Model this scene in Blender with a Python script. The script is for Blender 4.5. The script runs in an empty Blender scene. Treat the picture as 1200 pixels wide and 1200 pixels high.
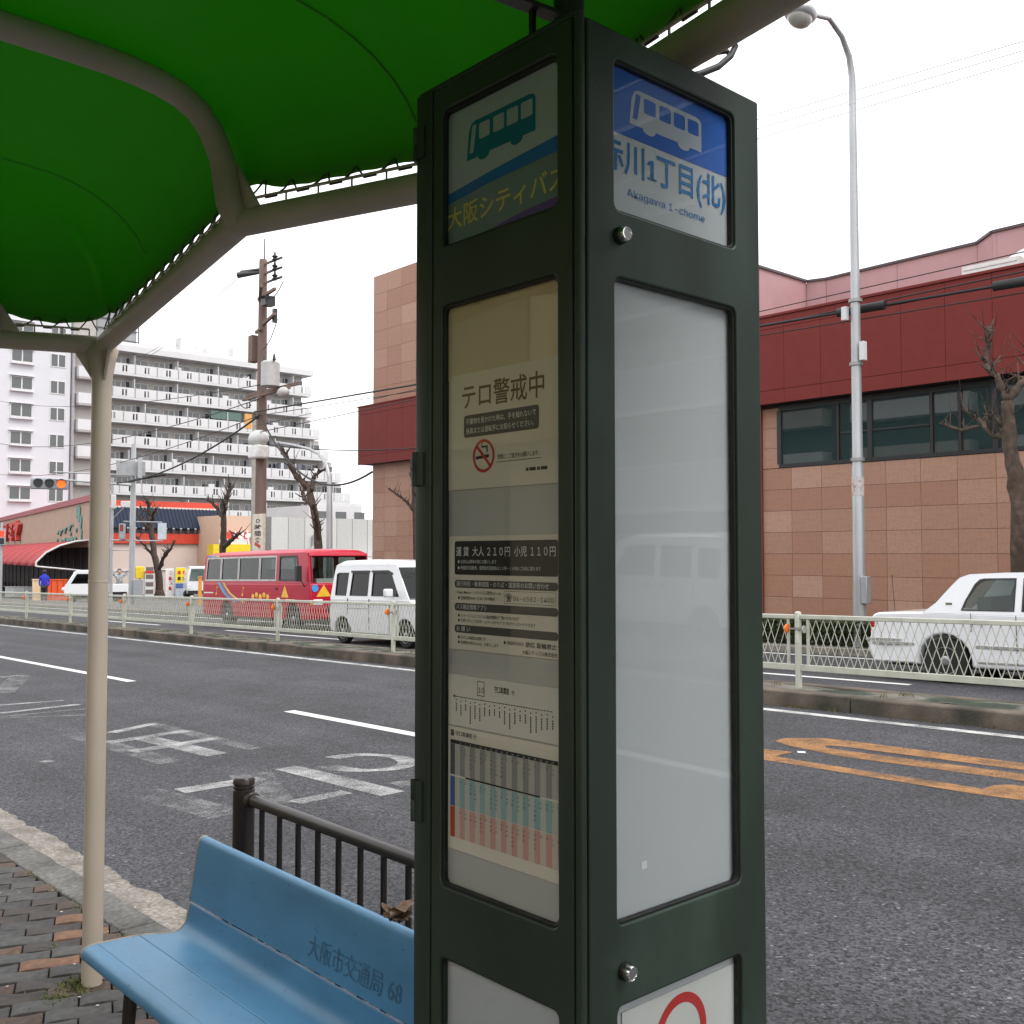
import bpy, bmesh, math, random
from mathutils import Vector, Matrix, noise
random.seed(7)
R = math.radians
scene = bpy.context.scene
COL = scene.collection

# ---------------------------------------------------------------- camera
F_PX, PITCH, YAW, EYE = 1200.0, R(2.39), R(48), 1.55
cam_d = bpy.data.cameras.new('camera')
cam_d.sensor_width = 36; cam_d.lens = 36.0 * F_PX / 1200.0
cam_d.clip_start = 0.05; cam_d.clip_end = 3000
cam = bpy.data.objects.new('camera', cam_d); COL.objects.link(cam)
cam.location = (0, 0, EYE); cam.rotation_euler = (R(90) + PITCH, 0, YAW)
scene.camera = cam

# ---------------------------------------------------------------- sky, sun, exposure
SUN_EL, SUN_AZ = R(52), R(75)          # soft sun behind thin cloud, from the right end of the street
world = bpy.data.worlds.new('World'); scene.world = world; world.use_nodes = True
wn = world.node_tree; wn.nodes.clear()
sky = wn.nodes.new('ShaderNodeTexSky'); sky.sky_type = 'NISHITA'; sky.sun_disc = False
sky.sun_elevation = SUN_EL; sky.sun_rotation = SUN_AZ; sky.dust_density = 4.0
cl = wn.nodes.new('ShaderNodeTexNoise'); cl.inputs['Scale'].default_value = 2.2; cl.inputs['Detail'].default_value = 4
cr = wn.nodes.new('ShaderNodeValToRGB')
cr.color_ramp.elements[0].color = (11.6, 11.7, 12.1, 1); cr.color_ramp.elements[1].color = (13.6, 13.6, 13.7, 1)
wmix = wn.nodes.new('ShaderNodeMix'); wmix.data_type = 'RGBA'; wmix.inputs['Factor'].default_value = 0.9
bg = wn.nodes.new('ShaderNodeBackground'); bg.inputs['Strength'].default_value = 0.095
wo = wn.nodes.new('ShaderNodeOutputWorld')
wn.links.new(cl.outputs['Fac'], cr.inputs['Fac'])
wn.links.new(sky.outputs['Color'], wmix.inputs['A']); wn.links.new(cr.outputs['Color'], wmix.inputs['B'])
wn.links.new(wmix.outputs['Result'], bg.inputs['Color']); wn.links.new(bg.outputs['Background'], wo.inputs['Surface'])
sun_d = bpy.data.lights.new('sun', 'SUN'); sun_d.energy = 0.9; sun_d.angle = R(25); sun_d.color = (1, .97, .92)
sun = bpy.data.objects.new('sun', sun_d); COL.objects.link(sun)
sdir = Vector((math.sin(SUN_AZ) * math.cos(SUN_EL), math.cos(SUN_AZ) * math.cos(SUN_EL), math.sin(SUN_EL)))
sun.rotation_euler = sdir.to_track_quat('Z', 'Y').to_euler(); sun.location = (10, 5, 30)
vs = scene.view_settings
vs.view_transform = 'Standard'; vs.look = 'None'; vs.exposure = 0.8; vs.gamma = 1.0; vs.use_curve_mapping = False
scene.cycles.use_denoising = True
scene.cycles.max_bounces = 8; scene.cycles.transparent_max_bounces = 12

# ---------------------------------------------------------------- survey: the street runs along x, the far side is +y
SLOPE = 0.018                            # the street falls gently to the left
def gz(x): return SLOPE * max(-95.0, min(30.0, x))
_f = Vector((-math.sin(YAW) * math.cos(PITCH), math.cos(YAW) * math.cos(PITCH), math.sin(PITCH)))
_r = Vector((math.cos(YAW), math.sin(YAW), 0)); _u = _r.cross(_f); _c = Vector((0, 0, EYE))
def ray(px, py): return _f + _r * ((px - 600) / F_PX) + _u * ((600 - py) / F_PX)
def on_g(px, py, off=0.0):               # surveyed point on the sloping ground
    d = ray(px, py); t = (off - EYE) / (d.z - SLOPE * d.x); return _c + d * t
def on_x(px, py, x): d = ray(px, py); return _c + d * (x / d.x)
def on_y(px, py, y): d = ray(px, py); return _c + d * (y / d.y)
def on_z(px, py, z): d = ray(px, py); return _c + d * ((z - EYE) / d.z)
def at_d(px, py, dist): return _c + ray(px, py) * dist
ROAD = -0.10                             # road surface below the pavement

# ---------------------------------------------------------------- materials
MATS = {}
def M(name, col, rough=.6, metal=0., var=.12, scale=6., bump=0., bscale=None, spec=.5, col2=None, fac2=None,
      scale2=2., coat=0., trans=0., emit=None, stretch=None, detail=4, specks=None):
    if name in MATS: return MATS[name]
    m = bpy.data.materials.new(name); m.use_nodes = True; nt = m.node_tree; n = nt.nodes; l = nt.links
    b = n['Principled BSDF']; b.inputs['Roughness'].default_value = rough; b.inputs['Metallic'].default_value = metal
    b.inputs['Specular IOR Level'].default_value = spec; b.inputs['Coat Weight'].default_value = coat
    tc = n.new('ShaderNodeTexCoord'); src = tc.outputs['Object']
    if stretch:
        mp = n.new('ShaderNodeMapping'); mp.inputs['Scale'].default_value = stretch
        l.new(src, mp.inputs['Vector']); src = mp.outputs['Vector']
    if var or col2:
        nz = n.new('ShaderNodeTexNoise'); nz.inputs['Scale'].default_value = scale; nz.inputs['Detail'].default_value = detail
        l.new(src, nz.inputs['Vector'])
        rp = n.new('ShaderNodeMapRange'); rp.inputs['From Min'].default_value = .3; rp.inputs['From Max'].default_value = .7
        rp.inputs['To Min'].default_value = 1 - var; rp.inputs['To Max'].default_value = 1 + var
        l.new(nz.outputs['Fac'], rp.inputs['Value'])
        base = None
        if col2:
            n2 = n.new('ShaderNodeTexNoise'); n2.inputs['Scale'].default_value = scale2; n2.inputs['Detail'].default_value = 6
            l.new(src, n2.inputs['Vector'])
            r2 = n.new('ShaderNodeMapRange'); lo, hi = fac2 or (.45, .65)
            r2.inputs['From Min'].default_value = lo; r2.inputs['From Max'].default_value = hi
            l.new(n2.outputs['Fac'], r2.inputs['Value'])
            mx = n.new('ShaderNodeMix'); mx.data_type = 'RGBA'
            mx.inputs['A'].default_value = (*col, 1); mx.inputs['B'].default_value = (*col2, 1)
            l.new(r2.outputs['Result'], mx.inputs['Factor']); base = mx.outputs['Result']
        vm = n.new('ShaderNodeVectorMath'); vm.operation = 'SCALE'
        if base: l.new(base, vm.inputs[0])
        else: vm.inputs[0].default_value = col
        fs = rp.outputs['Result']
        if specks:                           # small scuffs and grime: (scale, low, high, strength, stretch)
            mp2 = n.new('ShaderNodeMapping'); mp2.inputs['Scale'].default_value = specks[4]; l.new(tc.outputs['Object'], mp2.inputs['Vector'])
            n4 = n.new('ShaderNodeTexNoise'); n4.inputs['Scale'].default_value = specks[0]; n4.inputs['Detail'].default_value = 5; l.new(mp2.outputs['Vector'], n4.inputs['Vector'])
            r4 = n.new('ShaderNodeMapRange'); r4.inputs['From Min'].default_value = specks[1]; r4.inputs['From Max'].default_value = specks[2]
            r4.inputs['To Min'].default_value = 1.; r4.inputs['To Max'].default_value = specks[3]; l.new(n4.outputs['Fac'], r4.inputs['Value'])
            m4 = n.new('ShaderNodeMath'); m4.operation = 'MULTIPLY'; l.new(fs, m4.inputs[0]); l.new(r4.outputs['Result'], m4.inputs[1]); fs = m4.outputs[0]
        l.new(fs, vm.inputs['Scale']); l.new(vm.outputs['Vector'], b.inputs['Base Color'])
    else: b.inputs['Base Color'].default_value = (*col, 1)
    if bump:
        nb = n.new('ShaderNodeTexNoise'); nb.inputs['Scale'].default_value = bscale or scale * 6; nb.inputs['Detail'].default_value = 5
        l.new(src, nb.inputs['Vector'])
        bp = n.new('ShaderNodeBump'); bp.inputs['Strength'].default_value = bump; bp.inputs['Distance'].default_value = .01
        l.new(nb.outputs['Fac'], bp.inputs['Height']); l.new(bp.outputs['Normal'], b.inputs['Normal'])
    if trans:
        tr = n.new('ShaderNodeBsdfTranslucent'); tr.inputs['Color'].default_value = (*[c * 1.3 for c in col], 1)
        ms = n.new('ShaderNodeMixShader'); ms.inputs['Fac'].default_value = trans
        l.new(b.outputs[0], ms.inputs[1]); l.new(tr.outputs[0], ms.inputs[2]); l.new(ms.outputs[0], n['Material Output'].inputs['Surface'])
    if emit:
        b.inputs['Emission Color'].default_value = (*emit[0], 1); b.inputs['Emission Strength'].default_value = emit[1]
    MATS[name] = m; return m
def glass(name, tint=(1, 1, 1), rough=.02, ior=1.45, opaque=None):
    if name in MATS: return MATS[name]
    m = bpy.data.materials.new(name); m.use_nodes = True; nt = m.node_tree; n = nt.nodes; l = nt.links
    n.remove(n['Principled BSDF'])
    ge = n.new('ShaderNodeNewGeometry'); dt = n.new('ShaderNodeVectorMath'); dt.operation = 'DOT_PRODUCT'     # Schlick reflectance, same on both faces
    l.new(ge.outputs['Normal'], dt.inputs[0]); l.new(ge.outputs['Incoming'], dt.inputs[1])
    def mth(op, a, b_):
        q = n.new('ShaderNodeMath'); q.operation = op
        for i_, v_ in enumerate((a, b_)):
            if isinstance(v_, (int, float)): q.inputs[i_].default_value = v_
            else: l.new(v_, q.inputs[i_])
        return q.outputs[0]
    f0 = ((ior - 1) / (ior + 1)) ** 2
    ab = mth('ABSOLUTE', dt.outputs['Value'], 0.); pw = mth('POWER', mth('SUBTRACT', 1., ab), 5.)
    fac = mth('ADD', mth('MULTIPLY', pw, 1 - f0), f0)
    gl = n.new('ShaderNodeBsdfGlossy'); gl.inputs['Roughness'].default_value = rough
    if opaque: tr = n.new('ShaderNodeBsdfDiffuse'); tr.inputs['Color'].default_value = (*opaque, 1)
    else: tr = n.new('ShaderNodeBsdfTransparent'); tr.inputs['Color'].default_value = (*tint, 1)
    mx = n.new('ShaderNodeMixShader')
    l.new(fac, mx.inputs['Fac']); l.new(tr.outputs[0], mx.inputs[1]); l.new(gl.outputs[0], mx.inputs[2])
    l.new(mx.outputs[0], n['Material Output'].inputs['Surface']); MATS[name] = m; return m
def worn_paint(name, col, lo, hi, scale=9., stretch=(1, 1, 1)):    # thermoplastic paint worn through to the asphalt
    m = bpy.data.materials.new(name); m.use_nodes = True; nt = m.node_tree; n = nt.nodes; l = nt.links
    b = n['Principled BSDF']; b.inputs['Base Color'].default_value = (*col, 1); b.inputs['Roughness'].default_value = .75
    tc = n.new('ShaderNodeTexCoord'); mp = n.new('ShaderNodeMapping'); mp.inputs['Scale'].default_value = stretch
    n1 = n.new('ShaderNodeTexNoise'); n1.inputs['Scale'].default_value = scale; n1.inputs['Detail'].default_value = 9; n1.inputs['Roughness'].default_value = .72
    n3 = n.new('ShaderNodeTexNoise'); n3.inputs['Scale'].default_value = 110; n3.inputs['Detail'].default_value = 3
    ad = n.new('ShaderNodeMix'); ad.data_type = 'FLOAT'; ad.inputs['Factor'].default_value = .45
    mr = n.new('ShaderNodeMapRange'); mr.inputs['From Min'].default_value = lo; mr.inputs['From Max'].default_value = hi
    tr = n.new('ShaderNodeBsdfTransparent'); mx = n.new('ShaderNodeMixShader')
    l.new(tc.outputs['Object'], mp.inputs['Vector']); l.new(mp.outputs['Vector'], n1.inputs['Vector']); l.new(tc.outputs['Object'], n3.inputs['Vector'])
    l.new(n1.outputs['Fac'], ad.inputs['A']); l.new(n3.outputs['Fac'], ad.inputs['B'])
    l.new(ad.outputs['Result'], mr.inputs['Value']); l.new(mr.outputs['Result'], mx.inputs['Fac'])
    l.new(tr.outputs[0], mx.inputs[1]); l.new(b.outputs[0], mx.inputs[2]); l.new(mx.outputs[0], n['Material Output'].inputs['Surface'])
    MATS[name] = m; return m

# ---------------------------------------------------------------- mesh collector
class MB:
    def __init__(s): s.v = []; s.f = []
    def add(s, vs_, fs):
        o = len(s.v); s.v += [tuple(p) for p in vs_]; s.f += [tuple(i + o for i in q) for q in fs]; return s
    def box(s, a, b):                      # corner to corner
        x0, y0, z0 = [min(a[i], b[i]) for i in range(3)]; x1, y1, z1 = [max(a[i], b[i]) for i in range(3)]
        return s.add([(x0,y0,z0),(x1,y0,z0),(x1,y1,z0),(x0,y1,z0),(x0,y0,z1),(x1,y0,z1),(x1,y1,z1),(x0,y1,z1)],
                     [(3,2,1,0),(4,5,6,7),(0,1,5,4),(1,2,6,5),(2,3,7,6),(3,0,4,7)])
    def cbox(s, c, d): return s.box([c[i] - d[i] / 2 for i in range(3)], [c[i] + d[i] / 2 for i in range(3)])
    def tube(s, pts, r, n=10, caps=True):
        pts = [Vector(p) for p in pts]; rs = r if isinstance(r, (list, tuple)) else [r] * len(pts)
        o = len(s.v); prev = None
        for i, p in enumerate(pts):
            t = (pts[min(i + 1, len(pts) - 1)] - pts[max(i - 1, 0)]).normalized()
            if prev is None:
                a = Vector((0, 0, 1)) if abs(t.z) < .9 else Vector((1, 0, 0)); e = t.cross(a).normalized()
            else: e = (prev - t * prev.dot(t)).normalized()
            prev = e; g = t.cross(e)
            for k in range(n):
                w = 2 * math.pi * k / n; s.v.append(tuple(p + (e * math.cos(w) + g * math.sin(w)) * rs[i]))
        for i in range(len(pts) - 1):
            for k in range(n):
                a, b = o + i * n + k, o + i * n + (k + 1) % n; s.f.append((a, b, b + n, a + n))
        if caps:
            s.f.append(tuple(o + k for k in range(n))[::-1]); s.f.append(tuple(o + (len(pts) - 1) * n + k for k in range(n)))
        return s
    def lathe(s, prof, c=(0, 0, 0), axis='z', n=20):   # prof: (radius, height)
        o = len(s.v)
        for r, h in prof:
            for k in range(n):
                w = 2 * math.pi * k / n; a, b = r * math.cos(w), r * math.sin(w)
                p = (a, b, h) if axis == 'z' else ((h, a, b) if axis == 'x' else (b, h, a))
                s.v.append((p[0] + c[0], p[1] + c[1], p[2] + c[2]))
        for i in range(len(prof) - 1):
            for k in range(n):
                a, b = o + i * n + k, o + i * n + (k + 1) % n; s.f.append((a, b, b + n, a + n))
        s.f.append(tuple(o + k for k in range(n))[::-1]); s.f.append(tuple(o + (len(prof) - 1) * n + k for k in range(n)))
        return s
    def prism(s, poly, fn0, fn1):          # poly of 2D points, two mappings to 3D
        n = len(poly); o = len(s.v)
        s.v += [tuple(fn0(*p)) for p in poly] + [tuple(fn1(*p)) for p in poly]
        s.f.append(tuple(o + i for i in range(n))[::-1]); s.f.append(tuple(o + n + i for i in range(n)))
        for i in range(n): s.f.append((o + i, o + (i + 1) % n, o + n + (i + 1) % n, o + n + i))
        return s
    def bar(s, a, b, w, h):                # rectangular bar from a to b (w sideways, h upwards)
        a = Vector(a); b = Vector(b); t = (b - a).normalized()
        up = Vector((0, 0, 1)) if abs(t.z) < .95 else Vector((0, 1, 0))
        e = t.cross(up).normalized() * (w / 2); g = e.cross(t).normalized() * (h / 2)
        return s.add([a-e-g, a+e-g, a+e+g, a-e+g, b-e-g, b+e-g, b+e+g, b-e+g],
                     [(0,1,2,3),(7,6,5,4),(0,4,5,1),(1,5,6,2),(2,6,7,3),(3,7,4,0)])
    def sphere(s, c, r, n=10, sc=(1, 1, 1)):
        prof = []
        m = max(4, n // 2)
        o = len(s.v)
        for i in range(m + 1):
            ph = math.pi * i / m - math.pi / 2
            for k in range(n):
                w = 2 * math.pi * k / n
                s.v.append((c[0] + r * sc[0] * math.cos(ph) * math.cos(w), c[1] + r * sc[1] * math.cos(ph) * math.sin(w), c[2] + r * sc[2] * math.sin(ph)))
        for i in range(m):
            for k in range(n):
                a, b = o + i * n + k, o + i * n + (k + 1) % n; s.f.append((a, b, b + n, a + n))
        return s

def mesh_of(name, mb, smooth=False, fix=True):
    me = bpy.data.meshes.new(name); me.from_pydata(mb.v, [], mb.f)
    if fix:
        bm = bmesh.new(); bm.from_mesh(me); bmesh.ops.remove_doubles(bm, verts=bm.verts, dist=1e-5)
        bmesh.ops.recalc_face_normals(bm, faces=bm.faces); bm.to_mesh(me); bm.free()
    if smooth:
        me.shade_smooth()
        if smooth != 'all': me.set_sharp_from_angle(angle=R(smooth if smooth is not True else 40))
    me.update(); return me
ORG = {}                                   # world origin of every thing and its parts
def put(name, me, mat, parent=None, loc=None):
    o = bpy.data.objects.new(name, me); COL.objects.link(o)
    if me is not None and mat is not None:
        me.materials.clear(); me.materials.append(mat)
    if parent: o.parent = parent
    if loc is not None: o.location = loc
    return o
def obj(name, mb, mat, parent=None, smooth=False, local=False, bevel=0, seg=2, base=None, fix=True):
    """mb in world coordinates; vertices are stored relative to the thing's base"""
    if not local:
        b = Vector(ORG[parent.name]) if parent else Vector(base or (0, 0, 0))
        if b.length: mb.v = [(p[0] - b.x, p[1] - b.y, p[2] - b.z) for p in mb.v]
    o = put(name, mesh_of(name, mb, smooth, fix), mat, parent)
    if not local:
        ORG[o.name] = tuple(b)
        if not parent: o.location = b
    if bevel:
        md = o.modifiers.new('bevel', 'BEVEL'); md.width = bevel; md.segments = seg; md.limit_method = 'ANGLE'; md.angle_limit = R(35)
        md.harden_normals = False
        o.data.shade_smooth(); o.data.set_sharp_from_angle(angle=R(50))
    return o
def piece(name, me, parent, loc, rotz=0, scale=None):    # a shared-mesh piece, loc in world coordinates
    o = bpy.data.objects.new(name, me); COL.objects.link(o); o.parent = parent
    b = ORG[parent.name]; o.location = (loc[0] - b[0], loc[1] - b[1], loc[2] - b[2])
    if rotz: o.rotation_euler.z = rotz
    if scale: o.scale = scale
    ORG[o.name] = tuple(loc); return o
def tag(o, label, cat=None, group=None, kind=None):
    if label: o['label'] = label
    if cat: o['category'] = cat
    if group: o['group'] = group
    if kind: o['kind'] = kind
    return o
def thing(name, loc, label, cat, group=None):
    o = bpy.data.objects.new(name, None); o.empty_display_size = .2; COL.objects.link(o); o.location = loc
    ORG[o.name] = tuple(loc); return tag(o, label, cat, group)
def struct(o): o['kind'] = 'structure'; return o
def stuff(o): o['kind'] = 'stuff'; return o
def copy_tree(o, parent=None):
    c = o.copy(); COL.objects.link(c); c.parent = parent
    for ch in list(o.children): copy_tree(ch, c)
    return c

# ---------------------------------------------------------------- flat print: lettering and filled plates with holes
def curve_mesh(cu):
    o = bpy.data.objects.new('tmp', cu); COL.objects.link(o)
    dg = bpy.context.evaluated_depsgraph_get(); dg.update()
    me = bpy.data.meshes.new_from_object(o.evaluated_get(dg)); bpy.data.objects.remove(o); bpy.data.curves.remove(cu)
    return me
FONT = None
try:                                       # the sans face that ships with Blender; the default face stands in if absent
    import os
    _fd = os.path.join(bpy.utils.system_resource('DATAFILES'), 'fonts')
    FONT = bpy.data.fonts.load(os.path.join(_fd, 'Inter.woff2'))
except Exception:
    FONT = None
def text_mb(s, size, bold=0., align='LEFT', mirror=False, line=1.0, sx=1.0, width=None):
    cu = bpy.data.curves.new('txt', 'FONT'); cu.body = s; cu.size = size
    cu.offset = bold * size
    if FONT and s.isascii(): cu.font = FONT; cu.offset = 0
    cu.align_x = align
    cu.space_line = line; cu.resolution_u = 2
    me = curve_mesh(cu); mb = MB(); xs = [v.co.x for v in me.vertices] or [0]
    k = sx
    if width: k = width / max(1e-6, max(xs) - min(xs))
    for v in me.vertices: mb.v.append((v.co.x * k, v.co.y, 0.))
    for p in me.polygons: mb.f.append(tuple(p.vertices))
    bpy.data.meshes.remove(me); return mb
def rrect(x0, y0, x1, y1, r, n=5):
    pts = []
    for cx, cy, a in ((x1 - r, y1 - r, 0), (x0 + r, y1 - r, 90), (x0 + r, y0 + r, 180), (x1 - r, y0 + r, 270)):
        for i in range(n + 1):
            w = R(a + 90 * i / n); pts.append((cx + r * math.cos(w), cy + r * math.sin(w)))
    return pts
def plate_mb(loops, ext, bev=0., res=2):   # plate with holes in the local xy plane
    cu = bpy.data.curves.new('plate', 'CURVE'); cu.dimensions = '2D'; cu.fill_mode = 'BOTH'
    cu.extrude = ext; cu.bevel_depth = bev; cu.bevel_resolution = res; cu.offset = -bev
    for lp in loops:
        sp = cu.splines.new('POLY'); sp.points.add(len(lp) - 1); sp.use_cyclic_u = True
        for i, p in enumerate(lp): sp.points[i].co = (p[0], p[1], 0, 1)
    me = curve_mesh(cu); mb = MB(); mb.v = [tuple(v.co) for v in me.vertices]; mb.f = [tuple(p.vertices) for p in me.polygons]
    bpy.data.meshes.remove(me); return mb
def xform(mb, fn): mb.v = [tuple(fn(*p)) for p in mb.v]; return mb
# ================================================================ GROUND, ROAD, PAVEMENTS
XS = [-1200, -95, -60, -40, -25, -15, -8, -4, 0, 4, 10, 30, 1200]
def strip(y0, y1, off, x0=-1200, x1=1200):
    xs = [x0] + [x for x in XS if x0 < x < x1] + [x1]; mb = MB()
    for x in xs: mb.v += [(x, y0, gz(x) + off), (x, y1, gz(x) + off)]
    mb.f = [(2*i, 2*i+2, 2*i+3, 2*i+1) for i in range(len(xs) - 1)]; return mb
# asphalt: coarse aggregate with pale chips
def asphalt_mat():
    m = bpy.data.materials.new('asphalt'); m.use_nodes = True; nt = m.node_tree; n = nt.nodes; l = nt.links; b = n['Principled BSDF']
    tc = n.new('ShaderNodeTexCoord')
    def nz(sc, det, rough=.6):
        q = n.new('ShaderNodeTexNoise'); q.inputs['Scale'].default_value = sc; q.inputs['Detail'].default_value = det; q.inputs['Roughness'].default_value = rough
        l.new(tc.outputs['Object'], q.inputs['Vector']); return q.outputs['Fac']
    def mr(v, a, b_, c, d):
        q = n.new('ShaderNodeMapRange'); q.inputs['From Min'].default_value = a; q.inputs['From Max'].default_value = b_
        q.inputs['To Min'].default_value = c; q.inputs['To Max'].default_value = d; l.new(v, q.inputs['Value']); return q.outputs['Result']
    def mul(a, b_):
        q = n.new('ShaderNodeMath'); q.operation = 'MULTIPLY'; l.new(a, q.inputs[0]); l.new(b_, q.inputs[1]); return q.outputs[0]
    vo = n.new('ShaderNodeTexVoronoi'); vo.inputs['Scale'].default_value = 75; l.new(tc.outputs['Object'], vo.inputs['Vector'])
    sep = n.new('ShaderNodeSeparateColor'); l.new(vo.outputs['Color'], sep.inputs['Color'])
    grain = mr(sep.outputs['Red'], 0, 1, .22, 1.85)
    chips = mr(sep.outputs['Green'], .962, .985, 1, 2.2)
    fine = mr(nz(150, 3), .3, .7, .6, 1.4)
    patch = mr(nz(.9, 5), .35, .65, .80, 1.16)
    mp = n.new('ShaderNodeMapping'); mp.inputs['Scale'].default_value = (.06, 1.1, 1); l.new(tc.outputs['Object'], mp.inputs['Vector'])
    q = n.new('ShaderNodeTexNoise'); q.inputs['Scale'].default_value = 1.5; q.inputs['Detail'].default_value = 3; l.new(mp.outputs['Vector'], q.inputs['Vector'])
    lanes = mr(q.outputs['Fac'], .35, .65, .84, 1.14)
    tot = mul(mul(mul(grain, chips), fine), mul(patch, lanes))
    vm = n.new('ShaderNodeVectorMath'); vm.operation = 'SCALE'; vm.inputs[0].default_value = (.051, .0515, .057); l.new(tot, vm.inputs['Scale'])
    l.new(vm.outputs['Vector'], b.inputs['Base Color']); b.inputs['Roughness'].default_value = .78; b.inputs['Specular IOR Level'].default_value = .3
    bp = n.new('ShaderNodeBump'); bp.inputs['Strength'].default_value = .55; bp.inputs['Distance'].default_value = .006
    l.new(mul(grain, fine), bp.inputs['Height']); l.new(bp.outputs['Normal'], b.inputs['Normal'])
    return m
ASPH = asphalt_mat()
CONC = M('concrete_kerb', (.25, .225, .195), .9, var=.45, scale=45, bump=.8, bscale=90, col2=(.15, .135, .115), fac2=(.40, .66), scale2=5, detail=8)
CONC_D = M('concrete_dark', (.135, .13, .12), .9, var=.35, scale=40, bump=.6, bscale=80, detail=8, col2=(.075, .073, .068), fac2=(.4, .62), scale2=3)
MED = M('median_concrete', (.13, .105, .082), .95, var=.35, scale=3, bump=.7, bscale=40, col2=(.06, .055, .042), fac2=(.42, .6), scale2=1.6)
MED_TOP = M('median_moss', (.16, .15, .125), .95, var=.3, scale=4, bump=.8, bscale=50, col2=(.035, .05, .032), fac2=(.42, .56), scale2=2.4)
PAVE = M('pavement_grey', (.12, .115, .11), .9, var=.25, scale=4, bump=.4)
struct(obj('ground', xform(strip(-900, 1500, -.32), lambda x, y, z: (x, y, z)), M('ground_grey', (.14, .135, .13), .95, var=.2, scale=.4)))
struct(obj('road', strip(2.05, 17.0, ROAD), ASPH))
struct(obj('pavement', strip(-12, 1.755, -.035), M('paver_joint', (.045, .05, .04), .95, var=.4, scale=14, bump=.5)))
PAV = bpy.data.objects['pavement']
struct(obj('far_pavement', strip(17.12, 40, .02, -70, 1200), PAVE))
struct(obj('crossing_street', strip(17.02, 60, ROAD - .01, -1200, -70), ASPH))

# --- near kerb: dark kerb stones, then a pale worn concrete gutter
kerb = struct(thing('kerb', (-5, 1.85, gz(-5)), None, None))
x = -1.5
rk = random.Random(3)
while x > -14:
    ln = .6; w = .165 + rk.uniform(-.003, .003); mb = MB()
    n = 6; pts_b = [(x - ln * i / n + (.004 if i in (0,) else 0), 1.76 + w + rk.uniform(-.006, .006)) for i in range(n + 1)]
    top = [(x - .003, 1.757)] + pts_b + [(x - ln + .003, 1.757)]
    zt = rk.uniform(-.003, .003)
    mb.prism(top, lambda a, b: (a, b, gz(a) - .3), lambda a, b: (a, b, gz(a) + zt))
    obj('kerb_stone', mb, CONC_D, kerb, bevel=.008); x -= ln
mb = MB(); n = 700; x0, x1 = 6., -26.
rows = []
for i in range(n + 1):                       # ragged outer edge against the asphalt
    xx = x0 + (x1 - x0) * i / n
    e = 2.215 + .035 * (noise.noise((xx * 2.3, 0, 0))) + .03 * noise.noise((xx * 9, 3, 0)) + .02 * noise.noise((xx * 31, 5, 0))
    mb.v += [(xx, 1.90, gz(xx) + ROAD + .035), (xx, 2.0, gz(xx) + ROAD + .022), (xx, e - .02, gz(xx) + ROAD + .012), (xx, e, gz(xx) + ROAD - .02)]
for i in range(n):
    for k in range(3): a = 4 * i + k; mb.f.append((a, a + 1, a + 5, a + 4))
struct(obj('gutter', mb, CONC, smooth='all'))
mb = MB().prism([(6, 1.757), (-1.5, 1.757), (-1.5, 1.92), (6, 1.92)], lambda a, b: (a, b, gz(a) - .3), lambda a, b: (a, b, gz(a)))
obj('kerb_stone', mb, CONC_D, kerb)
mb = MB().prism([(-14.1, 1.757), (-60, 1.757), (-60, 1.92), (-14.1, 1.92)], lambda a, b: (a, b, gz(a) - .3), lambda a, b: (a, b, gz(a)))
obj('kerb_stone', mb, CONC_D, kerb)

# --- wavy interlocking pavers near the shelter, laid askew to the kerb
pav_mats = [M('paver_grey_%d' % i, c, .85, var=.3, scale=30, bump=.4, bscale=160, col2=c2, fac2=(.45, .7), scale2=5) for i, (c, c2) in enumerate([
    ((.052, .050, .049), (.075, .073, .07)), ((.040, .038, .038), (.062, .058, .055)), ((.064, .063, .062), (.05, .048, .045)), ((.036, .031, .028), (.058, .048, .042))])]
pav_red = [M('paver_terracotta_%d' % i, c, .85, var=.3, scale=30, bump=.4, bscale=160, col2=c2, fac2=(.45, .7), scale2=5) for i, (c, c2) in enumerate([
    ((.165, .082, .045), (.115, .062, .04)), ((.098, .058, .042), (.07, .048, .038)), ((.07, .045, .034), (.05, .037, .031))])]
PL, PW = .225, .108
def paver_outline():
    n = 8; top = []; 
    def wv(t): return .010 * math.sin(2 * math.pi * t)
    for i in range(n + 1): t = i / n; top.append(((t - .5) * (PL - .006), PW / 2 - .003 + wv(t)))
    bot = [((.5 - i / n) * (PL - .006), -PW / 2 + .003 + wv(1 - i / n)) for i in range(n + 1)]
    return top + bot
OUT = paver_outline()
def clip_y(poly, y):
    r = []
    for i, p in enumerate(poly):
        q = poly[(i + 1) % len(poly)]
        if p[1] <= y: r.append(p)
        if (p[1] <= y) != (q[1] <= y): t = (y - p[1]) / (q[1] - p[1]); r.append((p[0] + (q[0] - p[0]) * t, y))
    return r
ang = math.atan2(.94, .34); ca, sa = math.cos(ang), math.sin(ang)
shared = {}
rp = random.Random(11); npv = 0
def paver_mesh(mat, poly, nm='paver'):
    mb = MB(); c = [(p[0] * .965, p[1] * .94) for p in poly]
    n = len(poly); mb.v = [(p[0], p[1], -.03) for p in poly] + [(p[0], p[1], -.004) for p in poly] + [(p[0], p[1], 0) for p in c]
    for i in range(n):
        j = (i + 1) % n; mb.f += [(i, j, n + j, n + i), (n + i, n + j, 2 * n + j, 2 * n + i)]
    mb.f.append(tuple(2 * n + i for i in range(n))); me = mesh_of(nm, mb, smooth=50); me.materials.append(mat); return me
far_mb = {}
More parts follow.
